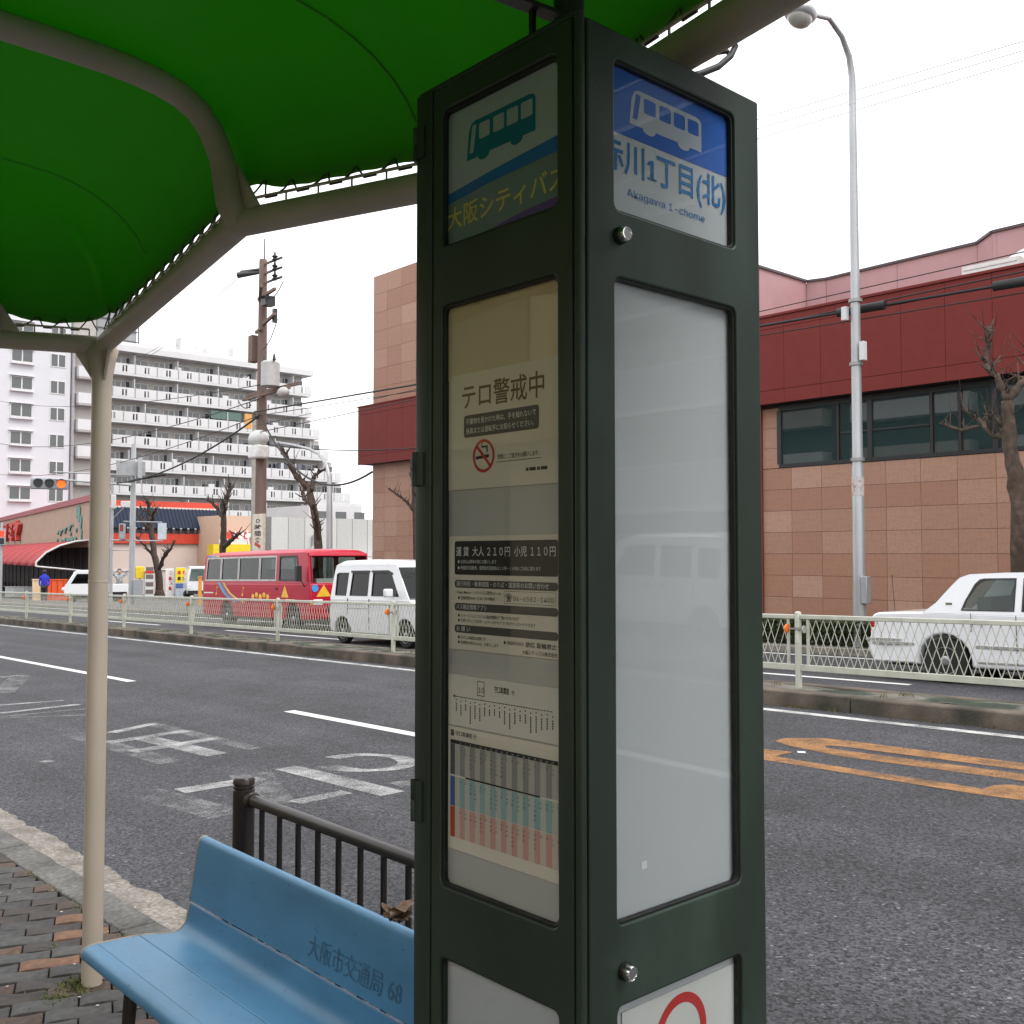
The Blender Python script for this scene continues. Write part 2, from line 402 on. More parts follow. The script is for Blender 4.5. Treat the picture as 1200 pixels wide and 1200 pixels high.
for r in range(-40, 75):
    for c in range(-30, 30):
        a = (c + .5 * (r % 2)) * PL; b = r * PW
        X = -4.4 + a * ca - b * sa; Y = 1.2 + a * sa + b * ca
        if not (-7.6 < X < -.2 and -.6 < Y < 1.9): continue
        w = [(X + p[0] * ca - p[1] * sa, Y + p[0] * sa + p[1] * ca) for p in OUT]
        if min(q[1] for q in w) > 1.72: continue
        q1 = rp.random()
        mat = (pav_red[0] if rp.random() < .35 else rp.choice(pav_red[1:])) if q1 < .24 else rp.choice(pav_mats)
        if (X + 4.0) ** 2 + (Y - 1.465) ** 2 < .002: pass
        Z = gz(X) + rp.uniform(-.004, .002)
        vis = X < -2.6 and Y > .78 and (Y > .95 or X < -3.6)
        edge = max(q[1] for q in w) > 1.752
        if edge:
            w2 = clip_y(w, 1.752)
            loc = [((p[0] - X), (p[1] - Y)) for p in w2]
            if len(loc) < 3: continue
            o = piece('paver', paver_mesh(mat, loc), PAV, (X, Y, Z)); continue
        if vis and npv < 285:
            if mat.name not in shared: shared[mat.name] = paver_mesh(mat, OUT)
            piece('paver', shared[mat.name], PAV, (X, Y, Z), ang); npv += 1
        else: far_mb.setdefault(mat.name, []).append((w, X, Y, Z))
for k, lst in far_mb.items():
    mb = MB()
    for w, X, Y, Z in lst: mb.prism(w, lambda a, b: (a, b, Z - .03), lambda a, b: (a, b, Z))
    stuff(obj('pavers', mb, MATS[k], PAV))

# --- moss and weeds in the joints
mb = MB(); rg = random.Random(5)
def blades(mb, c, n, spread, h):
    for _ in range(n):
        x = c[0] + rg.gauss(0, spread); y = c[1] + rg.gauss(0, spread * .7); z = gz(x) - .004; a = rg.uniform(0, 6.28); hh = h * rg.uniform(.4, 1.2)
        dx, dy = math.cos(a) * .004, math.sin(a) * .004; lx, ly = rg.gauss(0, .012), rg.gauss(0, .012)
        mb.add([(x - dx, y - dy, z), (x + dx, y + dy, z), (x + lx, y + ly, z + hh)], [(0, 1, 2)])
blades(mb, (-4.02, 1.41, 0), 300, .045, .017)
blades(mb, (-3.95, 1.31, 0), 120, .04, .012)
for i in range(14): blades(mb, (-4.1 - rg.random() * 2.8, 1.75, 0), 22, .025, .009)
for i in range(12): blades(mb, (-3.7 - rg.random() * 1.4, .95 + rg.random() * .7, 0), 18, .02, .007)
moss = stuff(obj('moss', mb, M('moss_green', (.07, .10, .022), .9, var=.4, scale=20, col2=(.12, .13, .03), fac2=(.4, .6), scale2=8), fix=False))
tag(moss, 'thin green moss and weeds in the paver joints by the shelter column', 'moss')
# litter specks on pavers and gutter
mb = MB()
for _ in range(60):
    x = -2.8 - rg.random() * 4; y = .9 + rg.random() * 1.25
    if 1.75 < y < 1.95: continue
    z = gz(x) + (.002 if y < 1.75 else ROAD + .03); s = rg.uniform(.003, .008); a = rg.random() * 6
    mb.add([(x + s * math.cos(a + k * 1.57) * (1 if k % 2 else .6), y + s * math.sin(a + k * 1.57), z + .002) for k in range(4)], [(0, 1, 2, 3)])
tag(stuff(obj('litter', mb, M('litter_pale', (.5, .48, .44), .8), fix=False)), 'tiny pale scraps of litter scattered on pavement and gutter', 'litter')

# --- road markings (sheets 4 mm above the asphalt)
MK = ROAD + .004
W_CLEAN = worn_paint('paint_white', (.62, .62, .605), .27, .46, 5)
W_WORN = worn_paint('paint_worn', (.56, .56, .55), .40, .70, 3)
W_FAINT = worn_paint('paint_faint', (.48, .48, .47), .46, .86, 3)
ORANGE = worn_paint('paint_orange', (.34, .165, .058), .33, .60, 4)
road = bpy.data.objects['road']; ORG['road'] = (0, 0, 0)
def seg_mark(name, x0, x1, y, w, mat, off=MK):
    mb = MB(); n = max(1, int(abs(x1 - x0) / 1.0))
    for i in range(n + 1):
        x = x0 + (x1 - x0) * i / n; mb.v += [(x, y - w / 2, gz(x) + off), (x, y + w / 2, gz(x) + off)]
    mb.f = [(2*i, 2*i+2, 2*i+3, 2*i+1) for i in range(n)]
    return obj(name, mb, mat, road)
def stroke(name, p, q, w, mat, off=MK, w2=None):     # painted stroke between two surveyed road points
    a, b = on_g(*p, ROAD), on_g(*q, ROAD); t = (b - a); t.z = 0; t.normalize(); e = Vector((-t.y, t.x, 0))
    w2 = w2 or w; P = [a + e * w / 2, b + e * w2 / 2, b - e * w2 / 2, a - e * w / 2]
    return obj(name, MB().add([(v.x, v.y, gz(v.x) + off) for v in P], [(0, 1, 2, 3)]), mat, road)
for a, b in ((-15.52, -22.6), (-26.6, -33.2), (-37.5, -44), (-10.81, -4.6), (-.2, 6)):
    seg_mark('lane_dash', a, b, 6.19, .15, W_CLEAN)
seg_mark('edge_line', 12, -60, 10.08, .15, worn_paint('paint_edge', (.58, .58, .565), .36, .56, 3))
for a, b in ((-20.5, -27), (-6.8, -11.8), (2.5, -2.2), (-31.5, -37)):
    seg_mark('lane_dash', a, b, 13.42, .14, W_CLEAN)
seg_mark('edge_line', 12, -60, 16.6, .12, W_CLEAN)
def z8(x, y): return (x / 2.4, 760 + y / 2.4)
for p, q, w, m in [((313, 238), (432, 212), .14, W_WORN), ((300, 266), (526, 232), .17, W_WORN), ((370, 292), (606, 254), .17, W_WORN), ((200, 241), (480, 322), .22, W_FAINT),
                   ((395, 250), (612, 300), .22, W_WORN), ((420, 211), (718, 283), .17, W_FAINT), ((505, 402), (735, 366), .20, W_WORN), ((400, 404), (640, 470), .28, W_FAINT),
                   ((705, 352), (765, 440), .34, W_FAINT), ((805, 336), (1105, 410), .22, W_WORN), ((828, 434), (976, 404), .15, W_WORN), ((1110, 385), (1200, 372), .2, W_FAINT),
                   ((0, 160), (178, 147), .12, W_WORN), ((0, 183), (222, 158), .14, W_WORN), ((15, 192), (258, 168), .12, W_FAINT), ((0, 82), (66, 75), .12, W_WORN), ((8, 126), (60, 76), .3, W_FAINT),
                   ((0, 196), (255, 188), .1, W_FAINT), ((118, 321), (146, 316), .1, W_WORN)]:
    stroke('faded_stroke', z8(*p), z8(*q), w, m, MK + random.uniform(.0, .0025))
ring = []
for i in range(25):                                  # the loop of a worn road character
    a = R(-155 + 300 * i / 24); ring.append(on_g(*z8(1030 + 118 * math.cos(a), 322 - 22 * math.sin(a)), ROAD))
mb = MB(); cen = sum(ring, Vector()) / len(ring)
for i, p in enumerate(ring):
    w = .10 + .08 * abs(math.cos(i / 24 * math.pi * 2)); d = (p - cen); L = math.hypot(d.x, d.y)
    for s in (-1, 1): q = p + d / L * (s * w / 2); mb.v.append((q.x, q.y, gz(q.x) + MK + .001))
mb.f = [(2*i, 2*i+2, 2*i+3, 2*i+1) for i in range(24)]
obj('faded_loop', mb, W_WORN, road)
def poly_mark(name, pts, mat, off=MK):
    P = [on_g(880 + x / 3, 800 + y / 3, ROAD) for x, y in pts]
    return obj(name, MB().add([(v.x, v.y, gz(v.x) + off) for v in P], [tuple(range(len(P)))]), mat, road)
poly_mark('orange_chevron', [(84, 206), (120, 196), (250, 196), (330, 204), (1100, 303), (1100, 327), (330, 227), (262, 222), (262, 230), (330, 240), (1100, 341), (1100, 366), (330, 262), (240, 245), (130, 222)], ORANGE)
poly_mark('orange_chevron', [(-40, 232), (40, 233), (150, 245), (85, 260), (200, 280), (800, 372), (812, 376), (850, 363), (900, 360), (1100, 378), (1100, 434), (900, 408), (790, 393), (60, 275), (-40, 262)], ORANGE)
poly_mark('paint_fleck', [(162, 242), (190, 243), (194, 249), (165, 248)], W_CLEAN)

# --- median: mossy concrete kerb stones with a soil and moss top
median = struct(thing('median', (-10, 10.9, gz(-10)), None, None))
rm = random.Random(9); x = 14.
MEDH = .08                                           # top of the median above pavement datum
while x > -62:
    ln = 2.0
    for y0, y1 in ((10.45, 10.66), (11.16, 11.35)):
        mb = MB(); zt = rm.uniform(-.008, .004); n = 5
        out = [(x - .004, y0), (x - ln + .004, y0)] if y0 < 11 else [(x - .004, y1), (x - ln + .004, y1)]
        if y0 < 11: poly = [(x - .004 - (ln - .008) * i / n, y0 + rm.uniform(-.008, .008)) for i in range(n + 1)] + [(x - ln + .004, y1), (x - .004, y1)]
        else: poly = [(x - .004, y0), (x - ln + .004, y0)] + [(x - ln + .004 + (ln - .008) * i / n, y1 + rm.uniform(-.006, .006)) for i in range(n + 1)]
        mb.prism(poly, lambda a, b: (a, b, gz(a) + ROAD - .1), lambda a, b: (a, b, gz(a) + MEDH + zt))
        obj('kerb_stone', mb, MED, median, bevel=.02)
    x -= ln
mb = MB(); nx, ny = 260, 4
for i in range(nx + 1):
    for k in range(ny + 1):
        xx = 14 - 76 * i / nx; yy = 10.655 + .51 * k / ny
        mb.v.append((xx, yy, gz(xx) + MEDH - .012 + .022 * noise.noise((xx * 2.5, yy * 3, 1.7)) + .012 * noise.noise((xx * 9, yy * 9, 4))))
for i in range(nx):
    for k in range(ny): a = i * (ny + 1) + k; mb.f.append((a, a + 1, a + ny + 2, a + ny + 1))
obj('moss_bed', mb, MED_TOP, median, smooth='all')
mb = MB()
for _ in range(150):
    x = 6 - rg.random() * 45; y = rg.choice([10.44, 10.67, 10.9])
    for _k in range(8):
        xx = x + rg.gauss(0, .05); a = rg.uniform(0, 6.28); z = gz(xx) + (MEDH if y > 10.5 else ROAD)
        mb.add([(xx - .006, y, z), (xx + .006, y, z), (xx + rg.gauss(0, .03), y + rg.gauss(0, .02), z + rg.uniform(.02, .07))], [(0, 1, 2)])
tag(stuff(obj('weeds', mb, M('weed_dry', (.12, .10, .035), .9, var=.4, scale=5), fix=False)), 'sparse dry weeds growing along the median kerb', 'weeds')

# --- median fence with diamond mesh panels and orange reflectors
FP = M('fence_cream', (.50, .51, .43), .5, var=.12, scale=5, bump=.05, col2=(.34, .33, .26), fac2=(.58, .75), scale2=7)
ORR = M('reflector_orange', (.85, .18, .012), .3, var=.05, coat=.5)
fence = thing('median_fence', (-10, 10.9, gz(-10) + MEDH), 'long cream metal median fence with diamond mesh and orange reflectors', 'fence')
fx = [6.9 - 0] ; posts = [-6.93 + 4.2 * k for k in range(-8, 4)]
FB = lambda x: gz(x) + MEDH
for x in posts:
    obj('post', MB().lathe([(.04, -.1), (.04, .885), (.036, .9), (.02, .908)], (x, 10.9, FB(x)), n=16), FP, fence, smooth=True)
    rf = obj('reflector', MB().lathe([(.03, -.012), (.052, -.010), (.056, 0), (.050, .012), (.02, .018)], (x - .13, 10.86, FB(x) + .70), 'x', 18), ORR, fence, smooth=True)
    obj('bracket', MB().bar((x - .115, 10.86, FB(x) + .70), (x + .10, 10.87, FB(x) + .70), .012, .022).lathe([(.044, .682), (.044, .718)], (x, 10.9, FB(x)), n=16), M('galv', (.35, .35, .34), .5, .6), fence)
    obj('reflector_back', MB().lathe([(.045, 0), (.045, .014)], (x + .10, 10.86, FB(x) + .70), 'x', 16), M('reflector_grey', (.4, .4, .38), .5), fence, smooth=True)
bar_w, pitch = .0085, .098
for x0, x1 in zip(posts[:-1], posts[1:]):
    a, b = x0 + .045, x1 - .045
    obj('top_rail', MB().bar((a - .01, 10.9, FB(a) + .845), (b + .01, 10.9, FB(b) + .845), .05, .052), FP, fence, bevel=.008)
    obj('bottom_rail', MB().bar((a - .01, 10.9, FB(a) + .235), (b + .01, 10.9, FB(b) + .235), .04, .075), FP, fence, bevel=.006)
    for s, xx in ((1, a + .09), (-1, b - .09)):
        obj('stile', MB().bar((xx, 10.9, FB(xx) + .27), (xx, 10.9, FB(xx) + .82), .028, .028), FP, fence)
    mb = MB(); n = int((b - a - .2) / pitch); z0, z1 = .272, .82; run = (z1 - z0) * .0485 / .135
    for k in range(n + 1):
        xa = a + .10 + k * pitch
        for s in (1, -1):
            p = [xa, z0]; q = [xa + s * run, z1]
            for lim, sg in ((a + .10, -1), (b - .10, 1)):
                if (q[0] - lim) * sg > 0: t = (lim - p[0]) / (q[0] - p[0]); q = [lim, z0 + (z1 - z0) * t]
            if q[1] - p[1] > .02:
                mb.bar((p[0], 10.9 + s * .0022, FB(p[0]) + p[1]), (q[0], 10.9 + s * .0022, FB(q[0]) + q[1]), .004, bar_w)
        for s in (1, -1):                              # bars that start on the stiles
            pass
    for s, lim in ((1, a + .10), (-1, b - .10)):
        k = 1
        while k * pitch < run:
            t0 = k * pitch / run; zz = z0 + (z1 - z0) * t0
            q = (lim + s * (run - k * pitch), z1)
            mb.bar((lim, 10.9 + s * .0022, FB(lim) + z1 - (z1 - z0) * (1 - t0)), (q[0], 10.9 + s * .0022, FB(q[0]) + z1), .004, bar_w); k += 1
    stuff(obj('mesh_panel', mb, FP, fence, fix=False))
# far kerb
fk = struct(thing('far_kerb', (-10, 17.06, gz(-10)), None, None))
for i in range(28):
    x = 14 - i * 3.0; poly = [(x - .005, 17.0), (x - 2.995, 17.0), (x - 2.995, 17.15), (x - .005, 17.15)]
    obj('kerb_stone', MB().prism(poly, lambda a, b: (a, b, gz(a) - .3), lambda a, b: (a, b, gz(a) + .025)), CONC, fk, bevel=.015)
# ================================================================ BUS STOP PILLAR
PGREEN = M('pillar_green', (.024, .036, .027), .46, var=.2, scale=5, bump=.03, bscale=30, col2=(.062, .105, .084), fac2=(.50, .76), scale2=2.3, stretch=(1, 1, .5), spec=.4, specks=(90, .67, .75, 1.5, (1, 1, .6)))
GASKET = M('gasket_black', (.006, .006, .006), .5, var=0)
CHROME = M('chrome', (.75, .75, .74), .18, 1.0, var=.05)
OPAL = M('opal_sheet', (.55, .565, .585), .45, var=.03, scale=2)
OPAL_W = M('opal_sheet_greyed', (.52, .50, .47), .5, var=.05, scale=2)
PANE = glass('display_glass', (.94, .95, .95), .012, 1.36)
PX0, PX1, PY0, PY1, PTOP = -1.386, -1.0, 1.03, 1.47, 2.33
pbase = gz(-1.2)
pil = thing('bus_stop_pillar', (-1.19, 1.25, pbase), 'tall dark green bus stop pillar with glazed display panels', 'bus stop')
def LF(a, b, c): return (a - (.008 if c > -.0165 and c < -.0135 else 0), PY0 - c, b)
def RF(a, b, c): return (PX1 + c, a, b)
def BF(a, b, c): return (-a, PY1 + c, b)               # road-side face
def FF(a, b, c): return (PX0 - c, -a, b)               # far face
WZ = [(.28, .908), (1.020, 1.958), (2.056, 2.284)]     # three windows, bottom to top
def face(map_, a0, a1, w0, w1, name):
    mb = plate_mb([rrect(a0, pbase + .12, a1, 2.325, .004, 2)] + [rrect(w0, z0, w1, z1, .013, 4) for z0, z1 in WZ], .007, .003)
    d = obj(name, xform(mb, lambda x, y, z: map_(x, y, z - .010)), PGREEN, pil, smooth=35, fix=False)
    for z0, z1 in WZ:
        g = plate_mb([rrect(w0 - .004, z0 - .004, w1 + .004, z1 + .004, .015, 4), rrect(w0 + .0035, z0 + .0035, w1 - .0035, z1 - .0035, .011, 4)], .004, .001)
        obj('gasket', xform(g, lambda x, y, z: map_(x, y, z - .010)), GASKET, d, smooth=35, fix=False)
        obj('pane', MB().prism([(w0 - .003, z0 - .003), (w1 + .003, z0 - .003), (w1 + .003, z1 + .003), (w0 - .003, z1 + .003)],
            lambda a, b: map_(a, b, -.0115), lambda a, b: map_(a, b, -.009)), PANE, d)
    return d
dl = face(LF, -1.341, -1.017, -1.318, -1.047, 'door')
dr = face(RF, 1.046, 1.468, 1.1035, 1.4005, 'door')
face(BF, 1.02, 1.384, 1.06, 1.33, 'door'); face(FF, -1.466, -1.034, -1.40, -1.10, 'door')
# corner post, hinge post, core, plinth, top
obj('corner_post', MB().prism(rrect(-1.0155, 1.0305, -1.0005, 1.0445, .006, 4), lambda a, b: (a, b, pbase + .1), lambda a, b: (a, b, 2.331)), PGREEN, pil, smooth=50)
obj('hinge_post', MB().prism(rrect(-1.386, 1.0285, -1.3445, 1.06, .003, 2), lambda a, b: (a, b, pbase + .1), lambda a, b: (a, b, 2.328)), PGREEN, pil, smooth=50)
obj('core', MB().box((-1.352, 1.064, pbase + .1), (-1.034, 1.436, 2.32)), M('core_dark', (.02, .022, .02), .8), pil)
obj('top_cover', MB().box((-1.384, 1.032, 2.3262), (-1.0165, 1.468, 2.336)), PGREEN, pil, bevel=.003)
obj('plinth', MB().box((-1.395, 1.02, pbase - .02), (-.99, 1.48, pbase + .118)), PGREEN, pil, bevel=.006)
for z0, z1 in ((2.218, 2.275), (1.664, 1.722), (1.11, 1.18)):
    obj('hinge', MB().lathe([(.005, z0), (.005, (z0 + z1) / 2 - .001), (.0042, (z0 + z1) / 2), (.005, (z0 + z1) / 2 + .001), (.005, z1)], (-1.3835, 1.026, 0), n=12)
        .box((-1.381, 1.0245, z0 + .002), (-1.360, 1.0282, z1 - .002)), PGREEN, pil, smooth=True)
for y, z in ((1.1115, 2.018), (1.1155, .956)):
    lk = obj('lock', MB().lathe([(.0128, -.003), (.0128, .007), (.0115, .009)], (-1.0, y, z), 'x', 24), M('lock_black', (.012, .012, .012), .35), pil, smooth=True)
    obj('lock_cap', MB().lathe([(.0112, .008), (.0112, .0155), (.0098, .0175), (.0085, .0178), (.0078, .0166), (.003, .0166)], (-1.0, y, z), 'x', 24), CHROME, lk, smooth=True)
# opal sheets behind the glass
DZ = .0135
def sheet(name, map_, a0, a1, z0, z1, c, mat, parent, label=None):
    o = obj(name, MB().prism([(a0, z0), (a1, z0), (a1, z1), (a0, z1)], lambda a, b: map_(a, b, c + DZ - .0008), lambda a, b: map_(a, b, c + DZ)), mat, parent)
    if label: o['label'] = label
    return o
for i, (z0, z1) in enumerate(WZ):
    sheet('opal_panel', RF, 1.092, 1.412, z0 - .01, z1 + .01, -.031, OPAL, pil)
    sheet('opal_panel', LF, -1.33, -1.036, z0 - .01, z1 + .01, -.031, OPAL_W if i == 1 else OPAL, pil)
    sheet('opal_panel', BF, 1.05, 1.34, z0 - .01, z1 + .01, -.031, OPAL, pil)
    sheet('opal_panel', FF, -1.41, -1.09, z0 - .01, z1 + .01, -.031, OPAL, pil)
# --- prints
def ink(name, col): return M('ink_' + name, col, .6, var=.04)
BLUE, CYAN, TEAL = ink('blue', (.002, .125, .58)), ink('cyan', (.012, .20, .52)), ink('teal', (.0, .16, .27))
BLACK, RED, WHITE = ink('black', (.018, .016, .015)), ink('red', (.55, .03, .025)), ink('white', (.74, .74, .72))
BROWN, NAVY = ink('brown', (.10, .062, .03)), ink('navy', (.025, .035, .06))
def write(map_, s, a, b, size, mat, parent, c, bold=.012, width=None, align='LEFT', sx=1., line=1., name='lettering'):
    mb = text_mb(s, size, bold, align, sx=sx, width=width, line=line)
    return obj(name, xform(mb, lambda x, y, z: map_(a + x, b + y, (c + .0285) * 2 - .0285 + DZ)), mat, parent, fix=False)
def patch(map_, loops, mat, parent, c, name='print'):
    mb = plate_mb(loops, 0)
    return obj(name, xform(mb, lambda x, y, z: map_(x, y, (c + .0285) * 2 - .0285 + DZ)), mat, parent, fix=False)
def bus_icon(a, b, w, h):
    def q(x, y): return (a + x * w, b + y * h)
    out = [(0, .1), (.03, .75), (.07, .95), (.12, 1.), (.92, 1.), (.97, .97), (1, .88), (1, .12), (.84, .12)]
    out += [(.74 + .09 * math.cos(R(t)), .12 + .14 * math.sin(R(t)) * 1) for t in range(0, -181, -30)]
    out += [(.40, .12)] + [(.26 + .09 * math.cos(R(t)), .12 + .14 * math.sin(R(t))) for t in range(0, -181, -30)] + [(.16, .1)]
    win = [[(.04, .25), (.10, .25), (.15, .9), (.085, .9)]] + [rrect(x, .50, x + .16, .88, .03, 2) for x in (.19, .40, .60, .80)]
    return [[q(*p) for p in out]] + [[q(*p) for p in l_] for l_ in win]
# right, top: stop name sign
s = sheet('name_sign', RF, 1.095, 1.409, 2.05, 2.29, -.0285, M('sign_white', (.60, .63, .66), .4, var=.03), pil, 'blue and white stop name sign with bus symbol')
patch(RF, [[(1.0955, 2.181), (1.4085, 2.181), (1.4085, 2.2895), (1.0955, 2.2895)]], BLUE, s, -.0282)
patch(RF, bus_icon(1.152, 2.197, .176, .062), M('ink_pale', (.50, .55, .62), .5, var=.03), s, -.0279)
write(RF, '赤川', 1.0895, 2.1275, .056, CYAN, s, -.0279, .014, width=.096); write(RF, '1', 1.1885, 2.1275, .060, CYAN, s, -.0279); write(RF, '1', 1.1915, 2.1275, .060, CYAN, s, -.0277)
write(RF, '丁目(北)', 1.214, 2.1275, .056, CYAN, s, -.0279, .014, width=.176)
write(RF, 'Akagawa 1-chome', 1.146, 2.0905, .0225, CYAN, s, -.0279, .012, width=.189)
# right, bottom: no-entry style sticker, main: scrap of white tape
s = sheet('notice', RF, 1.128, 1.405, .42, .888, -.0285, M('paper_white', (.66, .66, .64), .7, var=.05, scale=6), pil, 'white notice with red ring symbol')
s2 = sheet('tape_scrap', RF, 1.174, 1.186, 1.083, 1.094, -.0298, M('tape_white', (.85, .85, .85), .5), pil)
def ringl(a, b, r0, r1, n=40): return [[(a + r * math.cos(2 * math.pi * i / n), b + r * math.sin(2 * math.pi * i / n)) for i in range(n)] for r in (r0, r1)]
patch(RF, ringl(1.262, .817, .062, .047), RED, s, -.0282)
# left, top: pale sheet with teal bus, blue band, yellow lettering
s = sheet('name_sign', LF, -1.326, -1.04, 2.05, 2.29, -.0285, M('sign_grey', (.44, .50, .53), .5, var=.04), pil, 'grey sign sheet with teal bus symbol and blue band')
patch(LF, bus_icon(-1.262, 2.183, .163, .068), TEAL, s, -.0282)
patch(LF, [[(-1.326, 2.128), (-1.2, 2.140), (-1.04, 2.146), (-1.04, 2.170), (-1.2, 2.158), (-1.326, 2.146)]], ink('band_blue', (.02, .15, .48)), s, -.0282)
patch(LF, [[(-1.326, 2.0505), (-1.04, 2.0505), (-1.04, 2.1455), (-1.2, 2.1395), (-1.326, 2.1275)]], ink('pale_green', (.20, .26, .28)), s, -.0282)
write(LF, '大阪シティバス', -1.312, 2.089, .040, ink('yellow', (.72, .60, .16)), s, -.0279, .012)
patch(LF, [[(-1.21, 2.0507), (-1.04, 2.0507), (-1.04, 2.078), (-1.12, 2.074), (-1.21, 2.064)]], ink('purple_reflection', (.16, .08, .34)), s, -.0279)  # purple reflection in the glass, painted as a flat patch
# left, main: warning notice
sheet('reflected_tint_sheet', LF, -1.325, -1.04, 1.835, 1.965, -.0292, M('reflected_tint_yellow', (.74, .60, .36), .6, var=.08, scale=5), pil)  # added sheet; its yellow paints the shop's warm reflection in the glass
PAPER = M('paper_cream', (.78, .71, .60), .7, var=.05, scale=6); PAPER2 = M('paper_grey', (.72, .68, .62), .7, var=.05, scale=6)
s = sheet('warning_notice', LF, -1.308, -1.037, 1.655, 1.842, -.0285, PAPER, pil, 'cream notice with brown heading and no smoking symbol')
write(LF, 'テロ警戒中', -1.276, 1.788, .043, BROWN, s, -.0282, .011, width=.192)
o = patch(LF, [rrect(-1.268, 1.738, -1.092, 1.774, .005)], NAVY, s, -.0282)
write(LF, '不審物を見かけた時は、手を触れないで\n係員または運転手にお知らせください。', -1.262, 1.7595, .0105, WHITE, s, -.0279, .006, width=.164, line=1.45)
patch(LF, ringl(-1.219, 1.706, .0265, .0215), RED, s, -.0282)
patch(LF, [[(-1.219 + .0235 * math.cos(R(t)), 1.706 + .0235 * math.sin(R(t))) for t in (129, 141, 309, 321)]], RED, s, -.0280)
patch(LF, [[(-1.238, 1.701), (-1.206, 1.703), (-1.206, 1.708), (-1.238, 1.706)]], BLACK, s, -.02815)
patch(LF, [[(-1.212, 1.711), (-1.209, 1.711), (-1.209, 1.722), (-1.222, 1.722), (-1.222, 1.727), (-1.224, 1.727), (-1.224, 1.719), (-1.212, 1.719)]], BLACK, s, -.02815)
write(LF, '禁煙に、ご協力をお願いします。', -1.186, 1.6985, .0088, BLACK, s, -.0282, .006, width=.094)
patch(LF, [[(-1.188, 1.6935), (-1.088, 1.6935), (-1.088, 1.6945), (-1.188, 1.6945)]], BLACK, s, -.0282)
patch(LF, [[(a_, 1.676), (a_ + w_, 1.676), (a_ + w_, 1.681), (a_, 1.681)] for a_, w_ in ((-1.121, .006), (-1.113, .014), (-1.096, .006), (-1.088, .014))], BLACK, s, -.0282)
# fare notice
s = sheet('fare_notice', LF, -1.306, -1.040, 1.398, 1.580, -.0285, PAPER, pil, 'black and white fare notice with phone number')
patch(LF, [rrect(-1.291, 1.518, -1.052, 1.572, .004)], BLACK, s, -.0282)
write(LF, '運 賃  大人 ２１０円  小児 １１０円', -1.287, 1.549, .0165, WHITE, s, -.0279, .01, width=.230)
write(LF, '◆ お支払は降車の際にお願いします\n◆ 時間割引回数券、昼間割引回数券は１０時～１６時のご利用に限ります', -1.283, 1.5365, .0066, WHITE, s, -.0279, .004, width=.195, line=1.5)
GREYB = ink('greybar', (.07, .065, .058))
for b0, tx, wd in ((1.497, '運行時刻・乗車経路・のりば・運賃等のお問い合わせ', .215), (1.460, 'バス接近情報アプリ', .074), (1.425, 'お 願 い', .034)):
    patch(LF, [rrect(-1.291, b0, -1.052, b0 + .0125, .006)], GREYB, s, -.0282)
    write(LF, tx, -1.286, b0 + .0032, .009, WHITE, s, -.0279, .004, width=wd)
write(LF, 'Osaka Metro・シティバス案内コール', -1.286, 1.4875, .0066, BLACK, s, -.0282, .004, width=.108)
write(LF, '◆ 営業時間 8:00～21:00（年中無休）', -1.283, 1.4785, .0062, BLACK, s, -.0282, .004, width=.092)
patch(LF, [rrect(-1.170, 1.4755, -1.057, 1.4945, .0006, 1), rrect(-1.1695, 1.476, -1.0575, 1.494, .0005, 1)], BLACK, s, -.0282)
write(LF, '☎', -1.168, 1.480, .0125, BLACK, s, -.0282, .01); write(LF, '06-6582-1400', -1.150, 1.480, .0135, BLACK, s, -.0282, .012, width=.088)
write(LF, '◆ スマートフォンでバスの接近情報がご覧いただけます', -1.283, 1.4505, .0062, BLACK, s, -.0282, .004, width=.146)
write(LF, '◆ 大阪シティバスのホームページからアプリをダウンロードできます', -1.283, 1.4425, .0062, BLACK, s, -.0282, .004, width=.183)
write(LF, '◆ かけこみ乗車は危険です', -1.283, 1.4155, .0062, BLACK, s, -.0282, .004, width=.070)
write(LF, '◆ 危険物の持ち込みは、お断りします', -1.283, 1.4075, .0062, BLACK, s, -.0282, .004, width=.100)
write(LF, '◆ 停留所付近は', -1.172, 1.4135, .0062, BLACK, s, -.0282, .004, width=.046)
write(LF, '禁煙 駐輪禁止', -1.122, 1.4125, .0085, BLACK, s, -.0282, .012, width=.066)
write(LF, '大阪シティバス株式会社', -1.129, 1.4015, .007, BLACK, s, -.0282, .008, width=.075)
# route sheet
s = sheet('route_sheet', LF, -1.307, -1.037, 1.276, 1.357, -.0285, PAPER2, pil, 'route sheet with boxed number ten and stop list')
patch(LF, [rrect(-1.2335, 1.3285, -1.2165, 1.3515, .001, 1), rrect(-1.2325, 1.3295, -1.2175, 1.3505, .001, 1)], BLACK, s, -.0282)
write(LF, '10', -1.2318, 1.3335, .0165, BLACK, s, -.0282, .01, width=.0125)
write(LF, '守口車庫前', -1.193, 1.338, .011, BLACK, s, -.0282, .018, width=.034); write(LF, '行', -1.153, 1.3385, .007, BLACK, s, -.0282)
rt = random.Random(4); lp = []
for k in range(34): a_ = -1.287 + k * .0066; lp.append([(a_, 1.3215), (a_ + .0048, 1.3215), (a_ + .0048, 1.3228), (a_, 1.3228)])
lp.append([(-1.296, 1.3221), (-1.289, 1.3195), (-1.289, 1.3247)])
for k in range(20):
    a_ = -1.286 + k * .0117; z_ = 1.317 - .002 * (k % 2)
    lp.append([(a_ + .0014 * math.cos(t), z_ + .0014 * math.sin(t)) for t in [i * 1.05 for i in range(6)]])
    zz = z_ - .005
    for q_ in range(rt.randint(3, 8)): lp.append([(a_ - .0013, zz - .0027), (a_ + .0013, zz - .0027), (a_ + .0013, zz), (a_ - .0013, zz)]); zz -= .0036
patch(LF, lp, BLACK, s, -.0282, 'stop_list')
